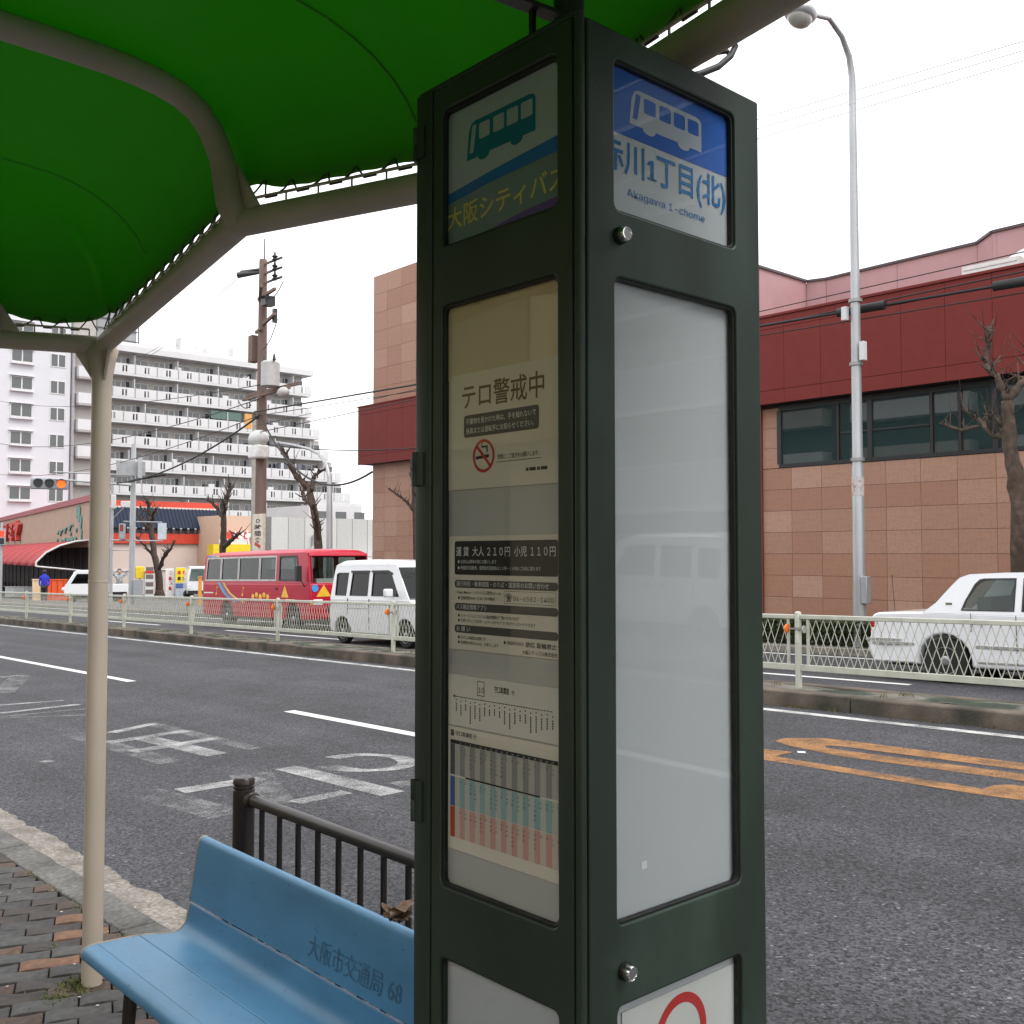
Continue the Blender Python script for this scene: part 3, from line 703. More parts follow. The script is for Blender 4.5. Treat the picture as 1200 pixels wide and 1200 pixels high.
# timetable
s = sheet('timetable', LF, -1.307, -1.041, 1.078, 1.273, -.0283, M('paper_table', (.78, .71, .60), .7, var=.04, scale=6), pil, 'bus timetable with grey, blue and pink striped columns')
write(LF, '守口車庫前 行', -1.287, 1.2605, .0085, BLACK, s, -.0279, .008, width=.052)
patch(LF, [rrect(-1.299, 1.2585, -1.291, 1.2685, .001, 1)], GREYB, s, -.0279)
patch(LF, [[(-1.30, 1.2465), (-1.052, 1.2465), (-1.052, 1.2525), (-1.30, 1.2525)]], BLACK, s, -.0279)
bands = [(1.197, 1.246, (.30, .285, .27), (.52, .48, .42)), (1.147, 1.194, (.30, .46, .46), (.56, .56, .50)), (1.098, 1.146, (.66, .36, .31), (.70, .56, .48))]
for (z0, z1, c0, c1), c2 in zip(bands, ((.10, .10, .10), (.05, .12, .35), (.50, .06, .03))):
    patch(LF, [[(-1.30, z0), (-1.2885, z0), (-1.2885, z1), (-1.30, z1)]], ink('lab%.2f' % z0, c2), s, -.0279)
    for par, cc in ((0, c0), (1, c1)):
        patch(LF, [[(-1.288 + k * .0124, z0), (-1.288 + (k + 1) * .0124 - .0001, z0), (-1.288 + (k + 1) * .0124 - .0001, z1), (-1.288 + k * .0124, z1)] for k in range(19) if k % 2 != par], ink('col%.2f%d' % (z0, par), cc), s, -.0279, 'stripes')
patch(LF, [[(-1.262, 1.1945), (-1.09, 1.1945), (-1.09, 1.1968), (-1.262, 1.1968)]], BLACK, s, -.0278)
for k, hnum in enumerate(list(range(6, 24)) + [0]):
    a_ = -1.288 + (k + .5) * .0124
    write(LF, str(hnum), a_, 1.2475, .0055, WHITE, s, -.0276, .01, 'CENTER' and None, 'CENTER')
    for z0, z1, _a, _b in bands:
        n_ = rt.choice([1, 2, 3, 3, 4, 5] if 1 < k < 15 else [1, 2]); mins = sorted(rt.sample(range(0, 60), n_))
        write(LF, '\n'.join('%d' % q_ for q_ in mins), a_, z1 - .0085, .0058, BLACK, s, -.0276, .006, None, 'CENTER', line=1.15, name='minutes')
# tie bar to the canopy frame, stub pipe and cables on top
BLK = M('bracket_black', (.012, .012, .012), .5, var=.1)
obj('tie_bar', MB().bar((-1.06, 1.10, 2.352), (-1.62, .78, 2.70), .045, .006).bar((-1.13, 1.06, 2.336), (-1.13, 1.06, 2.392), .008, .008), BLK, pil)
obj('pipe_stub', MB().lathe([(.035, 2.336), (.035, 2.352), (.024, 2.356), (.024, 2.42)], (-1.09, 1.10, 0), n=18), BLK, pil, smooth=True)
cb = [tuple(on_x(a_, b_, -1.10)) for a_, b_ in ((800, 92), (822, 86), (842, 78), (856, 66), (862, 54), (857, 47), (846, 47))]
obj('cable', MB().tube(cb, .006, 8), BLK, pil, smooth='all')
obj('cable', MB().tube([tuple(on_x(a_, b_, -1.12)) for a_, b_ in ((806, 78), (826, 70), (840, 62), (852, 60), (856, 66))], .0045, 8), BLK, pil, smooth='all')

# ================================================================ BENCH
BB = M('bench_blue', (.068, .212, .365), .42, var=.10, scale=9, bump=.06, bscale=60, col2=(.05, .15, .255), fac2=(.48, .70), scale2=4, spec=.45, stretch=(.5, 1, 1), detail=8, specks=(75, .68, .74, .45, (.4, 1, 1.3)))
BEDGE = M('bench_edge', (.30, .25, .19), .6, var=.2, scale=20)
BX0, BX1 = -3.14, -1.52
gb = gz(-2.5)
bench = thing('bench', (-2.35, 1.3, gb), 'light blue slatted bench with curved backrest behind the pillar', 'bench')
def arc(c, r, a0, a1, n): return [(c[0] + r * math.cos(R(a0 + (a1 - a0) * i / n)), c[1] + r * math.sin(R(a0 + (a1 - a0) * i / n))) for i in range(n + 1)]
front = arc((1.137, .366), .024, 215, 95, 9) + [(1.165, .391), (1.22, .3885), (1.285, .385)]
rear = [(1.2875, .3848), (1.33, .378), (1.37, .3695), (1.40, .3665)] + arc((1.395, .412), .046, -78, -6, 8)[1:] + [(1.4445, .43), (1.447, .447)]
back = [(1.4478, .4545), (1.455, .50), (1.464, .56), (1.472, .612), (1.476, .632)] + arc((1.4935, .632), .0165, 165, 10, 8)
def board(name, pl, th=.011):
    n = len(pl); nor = []
    for i in range(n):
        a, b = pl[max(0, i - 1)], pl[min(n - 1, i + 1)]; t = Vector((b[0] - a[0], b[1] - a[1])).normalized(); nor.append((t.y, -t.x))
    low = [(pl[i][0] + nor[i][0] * th, pl[i][1] + nor[i][1] * th) for i in range(n)]
    o = obj(name, MB().prism(pl + low[::-1], lambda a, b: (BX0 + .004, a, b), lambda a, b: (BX1, a, b)), BB, bench, smooth=40, bevel=.002)
    for xx, nm in ((BX0, 'edge_trim'), (BX1, 'edge_trim')):
        obj(nm, MB().tube([(xx + (.001 if xx == BX0 else -.001), pl[i][0] + nor[i][0] * th * .4, pl[i][1] + nor[i][1] * th * .4) for i in range(n)], .0062, 6), BEDGE, o, smooth='all')
    return o
bf = board('seat_board', front); board('seat_board', rear); bk = board('back_board', back)
obj('crease', MB().tube([(BX0 + .006, 1.160, .3903), (BX1 - .006, 1.160, .3903)], .0016, 6), BB, bf, smooth='all')
DB = M('lettering_blue', (.040, .125, .215), .5, var=.25, scale=60)
def BKF(a, b, c): t = (b - .4545) / .16; return (a, 1.4475 + (b - .4545) * .155 - c, b)
mb = text_mb('大阪市交通局 68', .062, .0, width=.42)
obj('lettering', xform(mb, lambda x, y, z: BKF(-2.43 + x, .487 + y, .0012)), DB, bk, fix=False)
BLEG = M('bench_leg', (.02, .014, .01), .55, var=.3, scale=12)
for x in (-2.93, -1.75):
    for (y0, y1, zt) in ((1.185, 1.155, .375), (1.40, 1.46, .36)):
        obj('leg', MB().tube([(x, y0, zt), (x, (y0 + y1) / 2, .17), (x - .01, y1, gz(x))], [.021, .018, .013], 10), BLEG, bench, smooth=True)
    obj('cross_bar', MB().bar((x, 1.15, .368), (x, 1.43, .352), .03, .014), BLEG, bench)
    obj('back_support', MB().tube([(x, 1.42, .345), (x, 1.462, .40), (x, 1.475, .50), (x, 1.49, .60)], .010, 8), BLEG, bench, smooth=True)
# dry leaves caught on the backrest
mb = MB(); rl = random.Random(21)
lc = on_y(464, 1077, 1.450)
for k in range(9):
    c = lc + Vector((rl.gauss(0, .02), rl.gauss(.004, .006), rl.gauss(.002, .007))); L = rl.uniform(.02, .038); W = L * rl.uniform(.4, .7)
    rot = Matrix.Rotation(rl.uniform(0, 6.28), 3, 'Z') @ Matrix.Rotation(rl.uniform(-.9, .9), 3, 'X') @ Matrix.Rotation(rl.uniform(-.6, .6), 3, 'Y')
    o_ = len(mb.v)
    for i in range(6):
        for j in range(5):
            s_ = i / 5 * 2 - 1; w_ = (j / 4 * 2 - 1) * W * math.sqrt(max(0.02, 1 - s_ * s_)) * (1 + .3 * math.sin(i * 2.1 + k))
            mb.v.append(tuple(c + rot @ Vector((s_ * L, w_, .45 * abs(w_) + .25 * s_ * s_ * L + .003 * math.sin(i * 3 + j * 2)))))
    for i in range(5):
        for j in range(4): a = o_ + i * 5 + j; mb.f.append((a, a + 1, a + 6, a + 5))
lf = obj('dried_leaf', mb, M('leaf_brown', (.20, .13, .085), .8, var=.4, scale=60, col2=(.30, .22, .16), scale2=40), None, smooth=60, base=tuple(lc - Vector((0, 0, .01))))
tag(lf, 'crumpled brown dead leaf caught on the bench backrest', 'leaf')

# ================================================================ RAILING BEHIND THE BENCH
RB = M('railing_brown', (.022, .016, .014), .38, var=.2, scale=10, spec=.5)
rail = thing('pavement_railing', (-3.27, 1.70, gz(-3.27)), 'dark brown metal railing with round post behind the blue bench', 'railing')
for x in (-3.27, -1.62):
    pz = obj('post', MB().lathe([(.037, gz(x)), (.037, .742), (.034, .744), (.034, .748), (.037, .750), (.037, .755), (.034, .757), (.034, .761), (.037, .763), (.036, .776), (.030, .784), (.012, .788)], (x, 1.70, 0), n=24), RB, rail, smooth=True)
obj('collar', MB().lathe([(.024, 0), (.028, .006), (.028, .03), (.024, .034)], (-3.235, 1.70, .715), 'x', 18), RB, rail, smooth=True)
obj('top_rail', MB().tube([(-3.24, 1.70, .715), (-1.64, 1.70, .715)], .0205, 14), RB, rail, smooth=True)
obj('bottom_rail', MB().tube([(-3.24, 1.70, .13), (-1.64, 1.70, .13)], .016, 10), RB, rail, smooth=True)
x = -3.14
while x < -1.68:
    obj('baluster', MB().tube([(x, 1.70, .13), (x, 1.70, .705)], .0095, 8), RB, rail, smooth=True); x += .118
# ================================================================ SHELTER: beige pipe frame, laced green canopy
BEI = M('frame_beige', (.47, .405, .33), .5, var=.10, scale=4, bump=.04, bscale=40, col2=(.35, .295, .23), fac2=(.52, .75), scale2=2.6, stretch=(1, 1, .5))
GRN = M('canopy_green', (.044, .215, .003), .6, var=.12, scale=3, trans=.56, bump=.05, bscale=260, col2=(.034, .17, .004), fac2=(.45, .75), scale2=1.4)
SEAM = M('canopy_seam', (.026, .125, .003), .6, var=.05, trans=.2)
CORD = M('lacing_cord', (.06, .05, .04), .8, var=.2)
STEEL = M('lacing_rod', (.42, .39, .33), .5, var=.1)
sh = thing('bus_shelter', (-4.0, 1.46, gz(-4)), 'bus shelter with beige pipe frame and laced green fabric canopy', 'shelter')
BR = .036
VC = .55                                              # centre line of the canopy across the pavement
side = [(-4.0, 1.46, 2.362), (-2.475, 1.257, 2.428), (-1.80, 1.518, 2.432), (-.28, 1.257, 2.432), (.40, 1.518, 2.432), (1.9, 1.46, 2.40)]
mir = [(p[0], 2 * VC - p[1], p[2]) for p in side]
def end_pts(s): return [(-4.0 * 1, 1.46, 2.362), (-4.14, 1.10, 2.362), (-4.16, 2 * VC - 1.10, 2.362), (-4.0, 2 * VC - 1.46, 2.362)]
end_l = end_pts(0); end_r = [(1.9, 1.46, 2.40), (2.04, 1.1, 2.40), (2.04, 2 * VC - 1.1, 2.40), (1.9, 2 * VC - 1.46, 2.40)]
def joint(p, r=BR * 1.03): return MB().sphere(p, r, 14)
for ln in (side, mir, end_l, end_r):
    for a, b in zip(ln[:-1], ln[1:]):
        obj('beam', MB().tube([a, b], BR, 18), BEI, sh, smooth=True)
    for p in ln[1:-1]: obj('elbow', joint(p), BEI, sh, smooth='all')
for p in (side[0], mir[0], side[-1], mir[-1]): obj('elbow', joint(p), BEI, sh, smooth='all')
# columns with flared gusset heads
def column(p):
    x, y, z = p
    c = obj('column', MB().lathe([(.037, gz(x) - .03), (.037, z - .02)], (x, y, 0), n=22), BEI, sh, smooth=True)
    obj('seam_ring', MB().lathe([(.0372, z - .92), (.0378, z - .918), (.0378, z - .912), (.0372, z - .91)], (x, y, 0), n=22), BEI, c, smooth=True)
    return c
for p in (side[0], side[2], side[4], mir[0], mir[2], mir[4], side[5], mir[5]): column(p)
def gusset(p, d, ln=.10, h=.13, th=.010):             # triangular fin under a beam
    p = Vector(p); d = Vector(d); d.z = 0; d.normalize(); e = Vector((-d.y, d.x, 0)) * th / 2
    a, b, c = p + d * .02, p + d * ln, p + d * .02 + Vector((0, 0, -h))
    a2 = a + Vector((0, 0, .0)); mb = MB(); mb.add([a + e, b + e, c + e, a - e, b - e, c - e], [(0, 1, 2), (5, 4, 3), (0, 3, 4, 1), (1, 4, 5, 2), (2, 5, 3, 0)])
    return obj('gusset', mb, BEI, sh)
d1 = Vector(side[1]) - Vector(side[0]); d2 = Vector(end_l[1]) - Vector(end_l[0])
obj('column_head', MB().lathe([(.037, -.17), (.040, -.12), (.050, -.06), (.060, -.02), (.052, .0)], side[0], n=22), BEI, sh, smooth=True)
gusset(side[0], d1, .13, .17); gusset(side[0], d2, .12, .16); gusset(side[0], -d1, .075, .12)
# arched ribs
def rib(j, n_to_mid, zt=2.755):
    j = Vector(j); m = Vector(n_to_mid); d = m - Vector((j.x, j.y, 0)); d.z = 0; L = d.length; d.normalize()
    prof = [(0.0, 0), (.028, .05), (.036, .09), (.052, .16), (.083, .225), (.120, .268), (.170, .296), (.226, .311), (.29, .320), (.36, .325), (.50, .327), (L, .327)]
    pts = [j + d * a + Vector((0, 0, b * (zt - j.z) / .327)) for a, b in prof]
    o = obj('rib', MB().tube(pts, [.040, .038, .036] + [.033] * 9, 16), BEI, sh, smooth=True)
    e = Vector((-d.y, d.x, 0))
    for s in (-1, 1):
        a = j + e * s * .02; mb = MB(); t = d * .005
        q = [a + Vector((0, 0, .02)), a + e * s * .085 + Vector((0, 0, .022)), a + d * .02 + Vector((0, 0, .15))]
        mb.add([p + t for p in q] + [p - t for p in q], [(0, 1, 2), (5, 4, 3), (0, 3, 4, 1), (1, 4, 5, 2), (2, 5, 3, 0)])
        obj('rib_gusset', mb, BEI, o)
for j in (side[1], side[3], mir[1], mir[3]): rib(j, (j[0], VC, 0))
rib(end_l[1], (-3.35, VC, 0)); rib(end_l[2], (-3.35, VC, 0))
obj('ridge_pipe', MB().tube([(-3.35, VC, 2.755), (1.3, VC, 2.755)], .033, 14), BEI, sh, smooth=True)
# --- canopy membrane
loop = side + end_r[1:3] + mir[::-1] + end_l[1:3][::-1]
dense = []; tags = []
for i, p in enumerate(loop):
    q = loop[(i + 1) % len(loop)]; L = (Vector(q) - Vector(p)).length; n = max(2, int(L / .028))
    for k in range(n): dense.append(Vector(p).lerp(Vector(q), k / n)); tags.append((i, k / n, L))
def mid(p): return Vector((max(-3.35, min(1.3, p.x)), VC, 0))
ds = [0, .004, .012, .03, .055, .09, .14, .2, .27, .34, .42, .55, .75, 1.0]
def prof_z(d):                                        # rise above the lacing line
    t = min(1, d / .42); return .285 * math.sqrt(max(0, 1 - (1 - t) ** 2)) + .012 * max(0, min(1, (d - .42) / .7))
mb = MB(); N = len(dense); K = len(ds) + 1
EYE_SP = .105
edge_pts = []
for i, p in enumerate(dense):
    m = mid(p); d = m - Vector((p.x, p.y, 0)); D = d.length; d.normalize()
    ti, tf, L = tags[i]; ph = (tf * L / EYE_SP) % 1.0; nj = min(tf, 1 - tf) * L    # distance to joint
    lift = (.098 if ti == 0 else .076) + .005 * math.sin(math.pi * ph) + (.028 * math.exp(-(nj / .09) ** 2))
    sag = .03 * math.sin(math.pi * tf)
    ztop = 2.79
    for k, dd in enumerate(ds):
        dk = min(dd, D * .94) if dd < 1 else D * .975
        zb = p.z + lift
        z = zb + (ztop - zb) * prof_z(dk) / .285 - sag * (1 - abs(2 * min(1, dk / .9) - 1)) * .5
        q = Vector((p.x, p.y, 0)) + d * (dk - .022)
        z += (.007 * noise.noise((q.x * 2.2, q.y * 5.5, 3)) + .004 * noise.noise((q.x * 7, q.y * 3, 9))) * min(1, dk / .1)
        mb.v.append((q.x, q.y, z))
        if k == 0: edge_pts.append(Vector((q.x, q.y, z)))
    mb.v.append((m.x, m.y, 2.802))
for i in range(N):
    j = (i + 1) % N
    for k in range(K - 1): mb.f.append((i * K + k, j * K + k, j * K + k + 1, i * K + k + 1))
cn = obj('canopy', mb, GRN, sh, smooth='all')
md = cn.modifiers.new('thick', 'SOLIDIFY'); md.thickness = .0015; md.offset = 1
# welded seams in the fabric
def seam(u0):
    pts = []
    for dd in [.02, .05, .09, .14, .2, .27, .34, .42, .6, .8, 1.0]:
        best = min(range(N), key=lambda i: (dense[i] - Vector((u0, 1.4, 2.4))).length)
        p = dense[best]; d = mid(p) - Vector((p.x, p.y, 0)); d.normalize(); q = Vector((p.x, p.y, 0)) + d * (dd - .022)
        zb = p.z + (.10 if tags[best][0] == 0 else .08); tf = tags[best][1]; sg = .03 * math.sin(math.pi * tf)
        pts.append((q.x, q.y, zb + (2.79 - zb) * prof_z(dd) / .285 - sg * (1 - abs(2 * min(1, dd / .9) - 1)) * .5 - .0035))
    mb = MB()
    for p in pts: mb.v += [(p[0] - .0035, p[1], p[2]), (p[0] + .0035, p[1], p[2])]
    mb.f = [(2*i, 2*i+2, 2*i+3, 2*i+1) for i in range(len(pts) - 1)]
    return obj('seam', mb, SEAM, sh, smooth='all')
for u0 in (-3.4, -1.95, -.9): seam(u0)
# hem, eyelets, rod and cord along the road side and the left end
hem = MB()
cord = MB(); eye = MB(); rod = MB(); stand = MB()
runs = [(side[i], side[i + 1]) for i in range(4)] + [(end_l[i], end_l[i + 1]) for i in range(3)]
def edge_near(p): return min(edge_pts, key=lambda q: (q - p).length)
for a, b in runs:
    a = Vector(a); b = Vector(b); L = (b - a).length; t = (b - a) / L; up = Vector((0, 0, 1))
    rod.tube([a + up * (BR + .024) + t * .05, b + up * (BR + .024) - t * .05], .0042, 6)
    n = max(2, round(L / EYE_SP)); pos = []
    for k in range(n):
        c = a + t * (L * (k + .5) / n); e = edge_near(c + up * .1); m = mid(c) - Vector((c.x, c.y, 0)); m.normalize()
        ec = e + up * .018 + m * .002 - m * .006; pos.append((c, ec))
        stand.tube([c + up * BR * .9, c + up * (BR + .025)], .003, 5)
        eye.add(*(lambda bm: (bm.v, bm.f))(MB().sphere(ec - m * .003, .0085, 8, (1, .6, 1))))
    for k, (c, ec) in enumerate(pos):
        r1 = c + up * (BR + .022) - t * .03; r2 = c + up * (BR + .022) + t * .035
        cord.tube([ec, (ec + r1) / 2 + up * -.004, r1], .0028, 5); cord.tube([ec, (ec + r2) / 2, r2], .0028, 5)
        if k + 1 < len(pos): cord.tube([r2 - up * .004, pos[k + 1][0] + up * (BR + .018) - t * .03], .0028, 5)
obj('lacing_rod', rod, STEEL, sh, smooth='all'); stuff(obj('rod_standoffs', stand, STEEL, sh, smooth='all'))
stuff(obj('lacing_cord', cord, CORD, sh, smooth='all')); stuff(obj('eyelets', eye, M('eyelet', (.62, .62, .58), .4, .3), sh, smooth='all'))
hb = MB()
for i, e in enumerate(edge_pts): hb.v += [(e.x, e.y, e.z), (e.x, e.y, e.z + .03)]
# ================================================================ VEHICLES (built facing +x, origin at the rear on the ground)
TYRE = M('tyre_rubber', (.015, .015, .015), .85, var=.1); RIM = M('wheel_rim', (.38, .38, .39), .35, .7, var=.1)
CARGLASS = glass('car_glass', (.55, .60, .58), .02, 1.5); DARKGLASS = glass('tinted_glass', (.06, .06, .06), .02, 1.5)
CARWHITE = M('car_white', (.74, .75, .77), .25, var=.02, coat=.6); PLASTIC = M('black_plastic', (.02, .02, .021), .5, var=.05)
CABIN = M('cabin_dark', (.035, .035, .036), .8, var=.2)
def arch(cx, cz, r, z0, n=10):              # wheel arch, walked from front to rear along the sill
    a0 = math.asin((z0 - cz) / r) if abs(z0 - cz) < r else 0
    return [(cx + r * math.cos(a0 + (math.pi - 2 * a0) * i / n), cz + r * math.sin(a0 + (math.pi - 2 * a0) * i / n)) for i in range(n + 1)]
def extr(poly, hw, x=0):                    # side profile extruded across the width, hw may depend on height
    f = hw if callable(hw) else (lambda z: hw)
    return MB().prism(poly, lambda a, b: (a, -f(b), b), lambda a, b: (a, f(b), b))
def side_patch(poly, hw, side, off=.004, th=.004):
    f = hw if callable(hw) else (lambda z: hw)
    return MB().prism(poly, lambda a, b: (a, side * (f(b) + off - th), b), lambda a, b: (a, side * (f(b) + off), b))
def wheel(root, x, y, r, w, side, hub=RIM):
    o = obj('wheel', MB().lathe([(r * .62, -w / 2), (r * .93, -w / 2), (r, -w / 2 + .025), (r, w / 2 - .025), (r * .93, w / 2), (r * .62, w / 2)], (x, y, r), 'y', 28), TYRE, root, smooth=True, local=True)
    yy = y + side * (w / 2 - .01)
    obj('rim', MB().lathe([(r * .64, 0), (r * .60, side * .012), (r * .5, side * -.004), (r * .28, side * -.012), (r * .2, side * .014), (r * .08, side * .02)], (x, yy, r), 'y', 24), hub, o, smooth=True, local=True)
    mb = MB()
    for k in range(10):
        a = 2 * math.pi * k / 10; mb.cbox((x + r * .43 * math.cos(a), yy, r + r * .43 * math.sin(a)), (.03, .012, .03))
    obj('rim_slots', mb, PLASTIC, o, local=True)
    return o
def vehicle(name, loc, label, cat):
    t = thing(name, loc, label, cat); t.rotation_euler.y = -math.atan(SLOPE); return t
def part(name, mb, mat, root, **k): return obj(name, mb, mat, root, local=True, **k)

def sedan_taxi(loc, label):
    t = vehicle('taxi', loc, label, 'taxi'); HW = .845; r = .31
    low = [(.06, .24), (.02, .34), (.0, .42), (.0, .56), (.035, .62), (.03, .86), (.07, .925), (.14, .95), (.55, .968), (.98, .975), (2.2, .965), (3.35, .945), (3.6, .925), (4.3, .84), (4.55, .77), (4.66, .66), (4.69, .55), (4.69, .40), (4.62, .25)]
    low += [(4.2, .23)] + arch(3.80, r, .37, .23) + [(3.35, .23), (1.55, .23)] + arch(1.12, r, .37, .23) + [(.7, .24)]
    hwl = lambda z: HW - .06 * max(0, (z - .72) / .25) ** 2 - .05 * max(0, (.45 - z) / .25) ** 2
    part('body', extr(low, hwl), CARWHITE, t, bevel=.03, seg=3)
    hw = lambda z: .785 - (z - .96) * .27
    # roof and pillars as a ring shell with window openings
    cab = [(.80, .958), (.98, 1.10), (1.20, 1.36), (1.29, 1.45), (1.42, 1.495), (1.9, 1.515), (2.5, 1.512), (2.76, 1.485), (2.9, 1.43), (3.52, .945)]
    rw, rz = (1.52, 1.44), .0
    win_r = [(1.34, 1.0), (1.385, 1.13), (1.50, 1.36), (1.565, 1.425), (1.62, 1.438), (2.05, 1.442), (2.05, 1.0)]
    win_f = [(2.14, 1.0), (2.14, 1.442), (2.62, 1.425), (2.76, 1.36), (3.22, 1.0)]
    for sd in (-1, 1):
        mb = plate_mb([cab, win_r, win_f], .01)
        part('cabin_side', xform(mb, lambda x, y, z: (x, sd * (hw(y) - .011 + z), y)), CARWHITE, t, fix=False)
        for wn, nm in ((win_r, 'window'), (win_f, 'window')):
            w = part(nm, side_patch([(a * 1.0, b) for a, b in wn], hw, sd, -.012, .003), CARGLASS, t)
            mbf = plate_mb([[(a, b) for a, b in wn], [(a + (-.022 if a > sum(p[0] for p in wn) / len(wn) else .022), b + (-.02 if b > 1.2 else .015)) for a, b in wn]], .003)
            part('frame', xform(mbf, lambda x, y, z: (x, sd * (hw(y) + .002 + z), y)), PLASTIC, w, fix=False)
        part('door_handle', MB().cbox((1.62, sd * (HW + .008), .865), (.17, .02, .03)), M('chrome', (.75,) * 3, .2, 1), t, bevel=.006)
        part('side_moulding', MB().box((1.56, sd * (HW - .002), .50), (3.4, sd * (HW + .012), .545)).box((.06, sd * (HW - .005), .50), (.70, sd * (HW + .008), .545)), M('trim_silver', (.5, .5, .5), .3, .6), t, bevel=.006)
        part('sill_trim', MB().box((1.56, sd * (HW - .03), .30), (3.4, sd * (HW - .012), .325)), M('trim_silver', (.5, .5, .5), .3, .6), t)
        part('door_seam', MB().box((2.09, sd * (HW - .004), .3), (2.098, sd * (HW + .0015), .95)), PLASTIC, t)
        part('door_seam', MB().box((1.50, sd * (HW - .004), .72), (1.507, sd * (HW + .0015), .97)), PLASTIC, t)
        part('tail_lamp', MB().box((.028, sd * .56, .66), (.10, sd * (HW - .012), .84)), M('lamp_red', (.40, .012, .01), .25, coat=.5), t, bevel=.01)
        part('head_lamp', MB().box((4.56, sd * .45, .62), (4.68, sd * .78, .74)), M('lamp_clear', (.7, .7, .7), .1), t, bevel=.02)
        part('mirror', MB().cbox((3.65, sd * .80, 1.06), (.10, .14, .09)), CARWHITE, t, bevel=.02)
        for x in (1.12, 3.80): wheel(t, x, sd * (HW - .12), r, .185, sd)
        part('pillar_badge', MB().cbox((1.17, sd * (hw(1.09) + .004), 1.09), (.09, .008, .03)), M('chrome', (.75,) * 3, .2, 1), t)
    roof = [(.80, .958), (.98, 1.10), (1.20, 1.36), (1.29, 1.45), (1.42, 1.495), (1.9, 1.515), (2.5, 1.512), (2.76, 1.485), (2.9, 1.43)]
    mb = MB()
    for a, b in roof[3:]: mb.v += [(a, -hw(b), b), (a, hw(b), b)]
    mb.f = [(2*i, 2*i+2, 2*i+3, 2*i+1) for i in range(len(roof[3:]) - 1)]
    part('roof', mb, CARWHITE, t, smooth='all')
    part('rear_window', MB().add([(.84, -hw(.98) , .985), (.84, hw(.98), .985), (1.28, hw(1.44), 1.445), (1.28, -hw(1.44), 1.445)], [(0, 1, 2, 3)]), CARGLASS, t)
    part('windscreen', MB().add([(3.5, -hw(.95), .955), (3.5, hw(.95), .955), (2.9, hw(1.43), 1.43), (2.9, -hw(1.43), 1.43)], [(0, 1, 2, 3)]), CARGLASS, t)
    part('interior', MB().box((.9, -.70, .5), (3.4, .70, .93)).box((1.5, -.62, .9), (1.68, .62, 1.18)).box((2.35, -.55, .9), (2.5, -.1, 1.3)).box((2.35, .1, .9), (2.5, .55, 1.3)), M('seat_pale', (.32, .33, .31), .9, var=.1), t)
    part('bumper', MB().box((-.03, -.80, .36), (.10, .80, .57)), CARWHITE, t, bevel=.03)
    part('bumper_strip', MB().box((-.036, -.81, .545), (.5, .81 * 0 - .852, .585)).box((-.038, -.80, .50), (-.025, .80, .54)), M('trim_silver', (.5, .5, .5), .3, .6), t)
    part('underside', MB().box((.2, -.7, .2), (4.5, .7, .5)), PLASTIC, t)
    part('roof_lamp', MB().lathe([(.10, 1.513), (.10, 1.54), (.085, 1.60), (.05, 1.63)], (2.23, 0, 0), n=20), M('lamp_purple', (.16, .13, .30), .3), t, smooth=True)
    part('antenna', MB().tube([(.35, -.7, .96), (.32, -.7, 1.5)], .004, 5), PLASTIC, t)
    return t

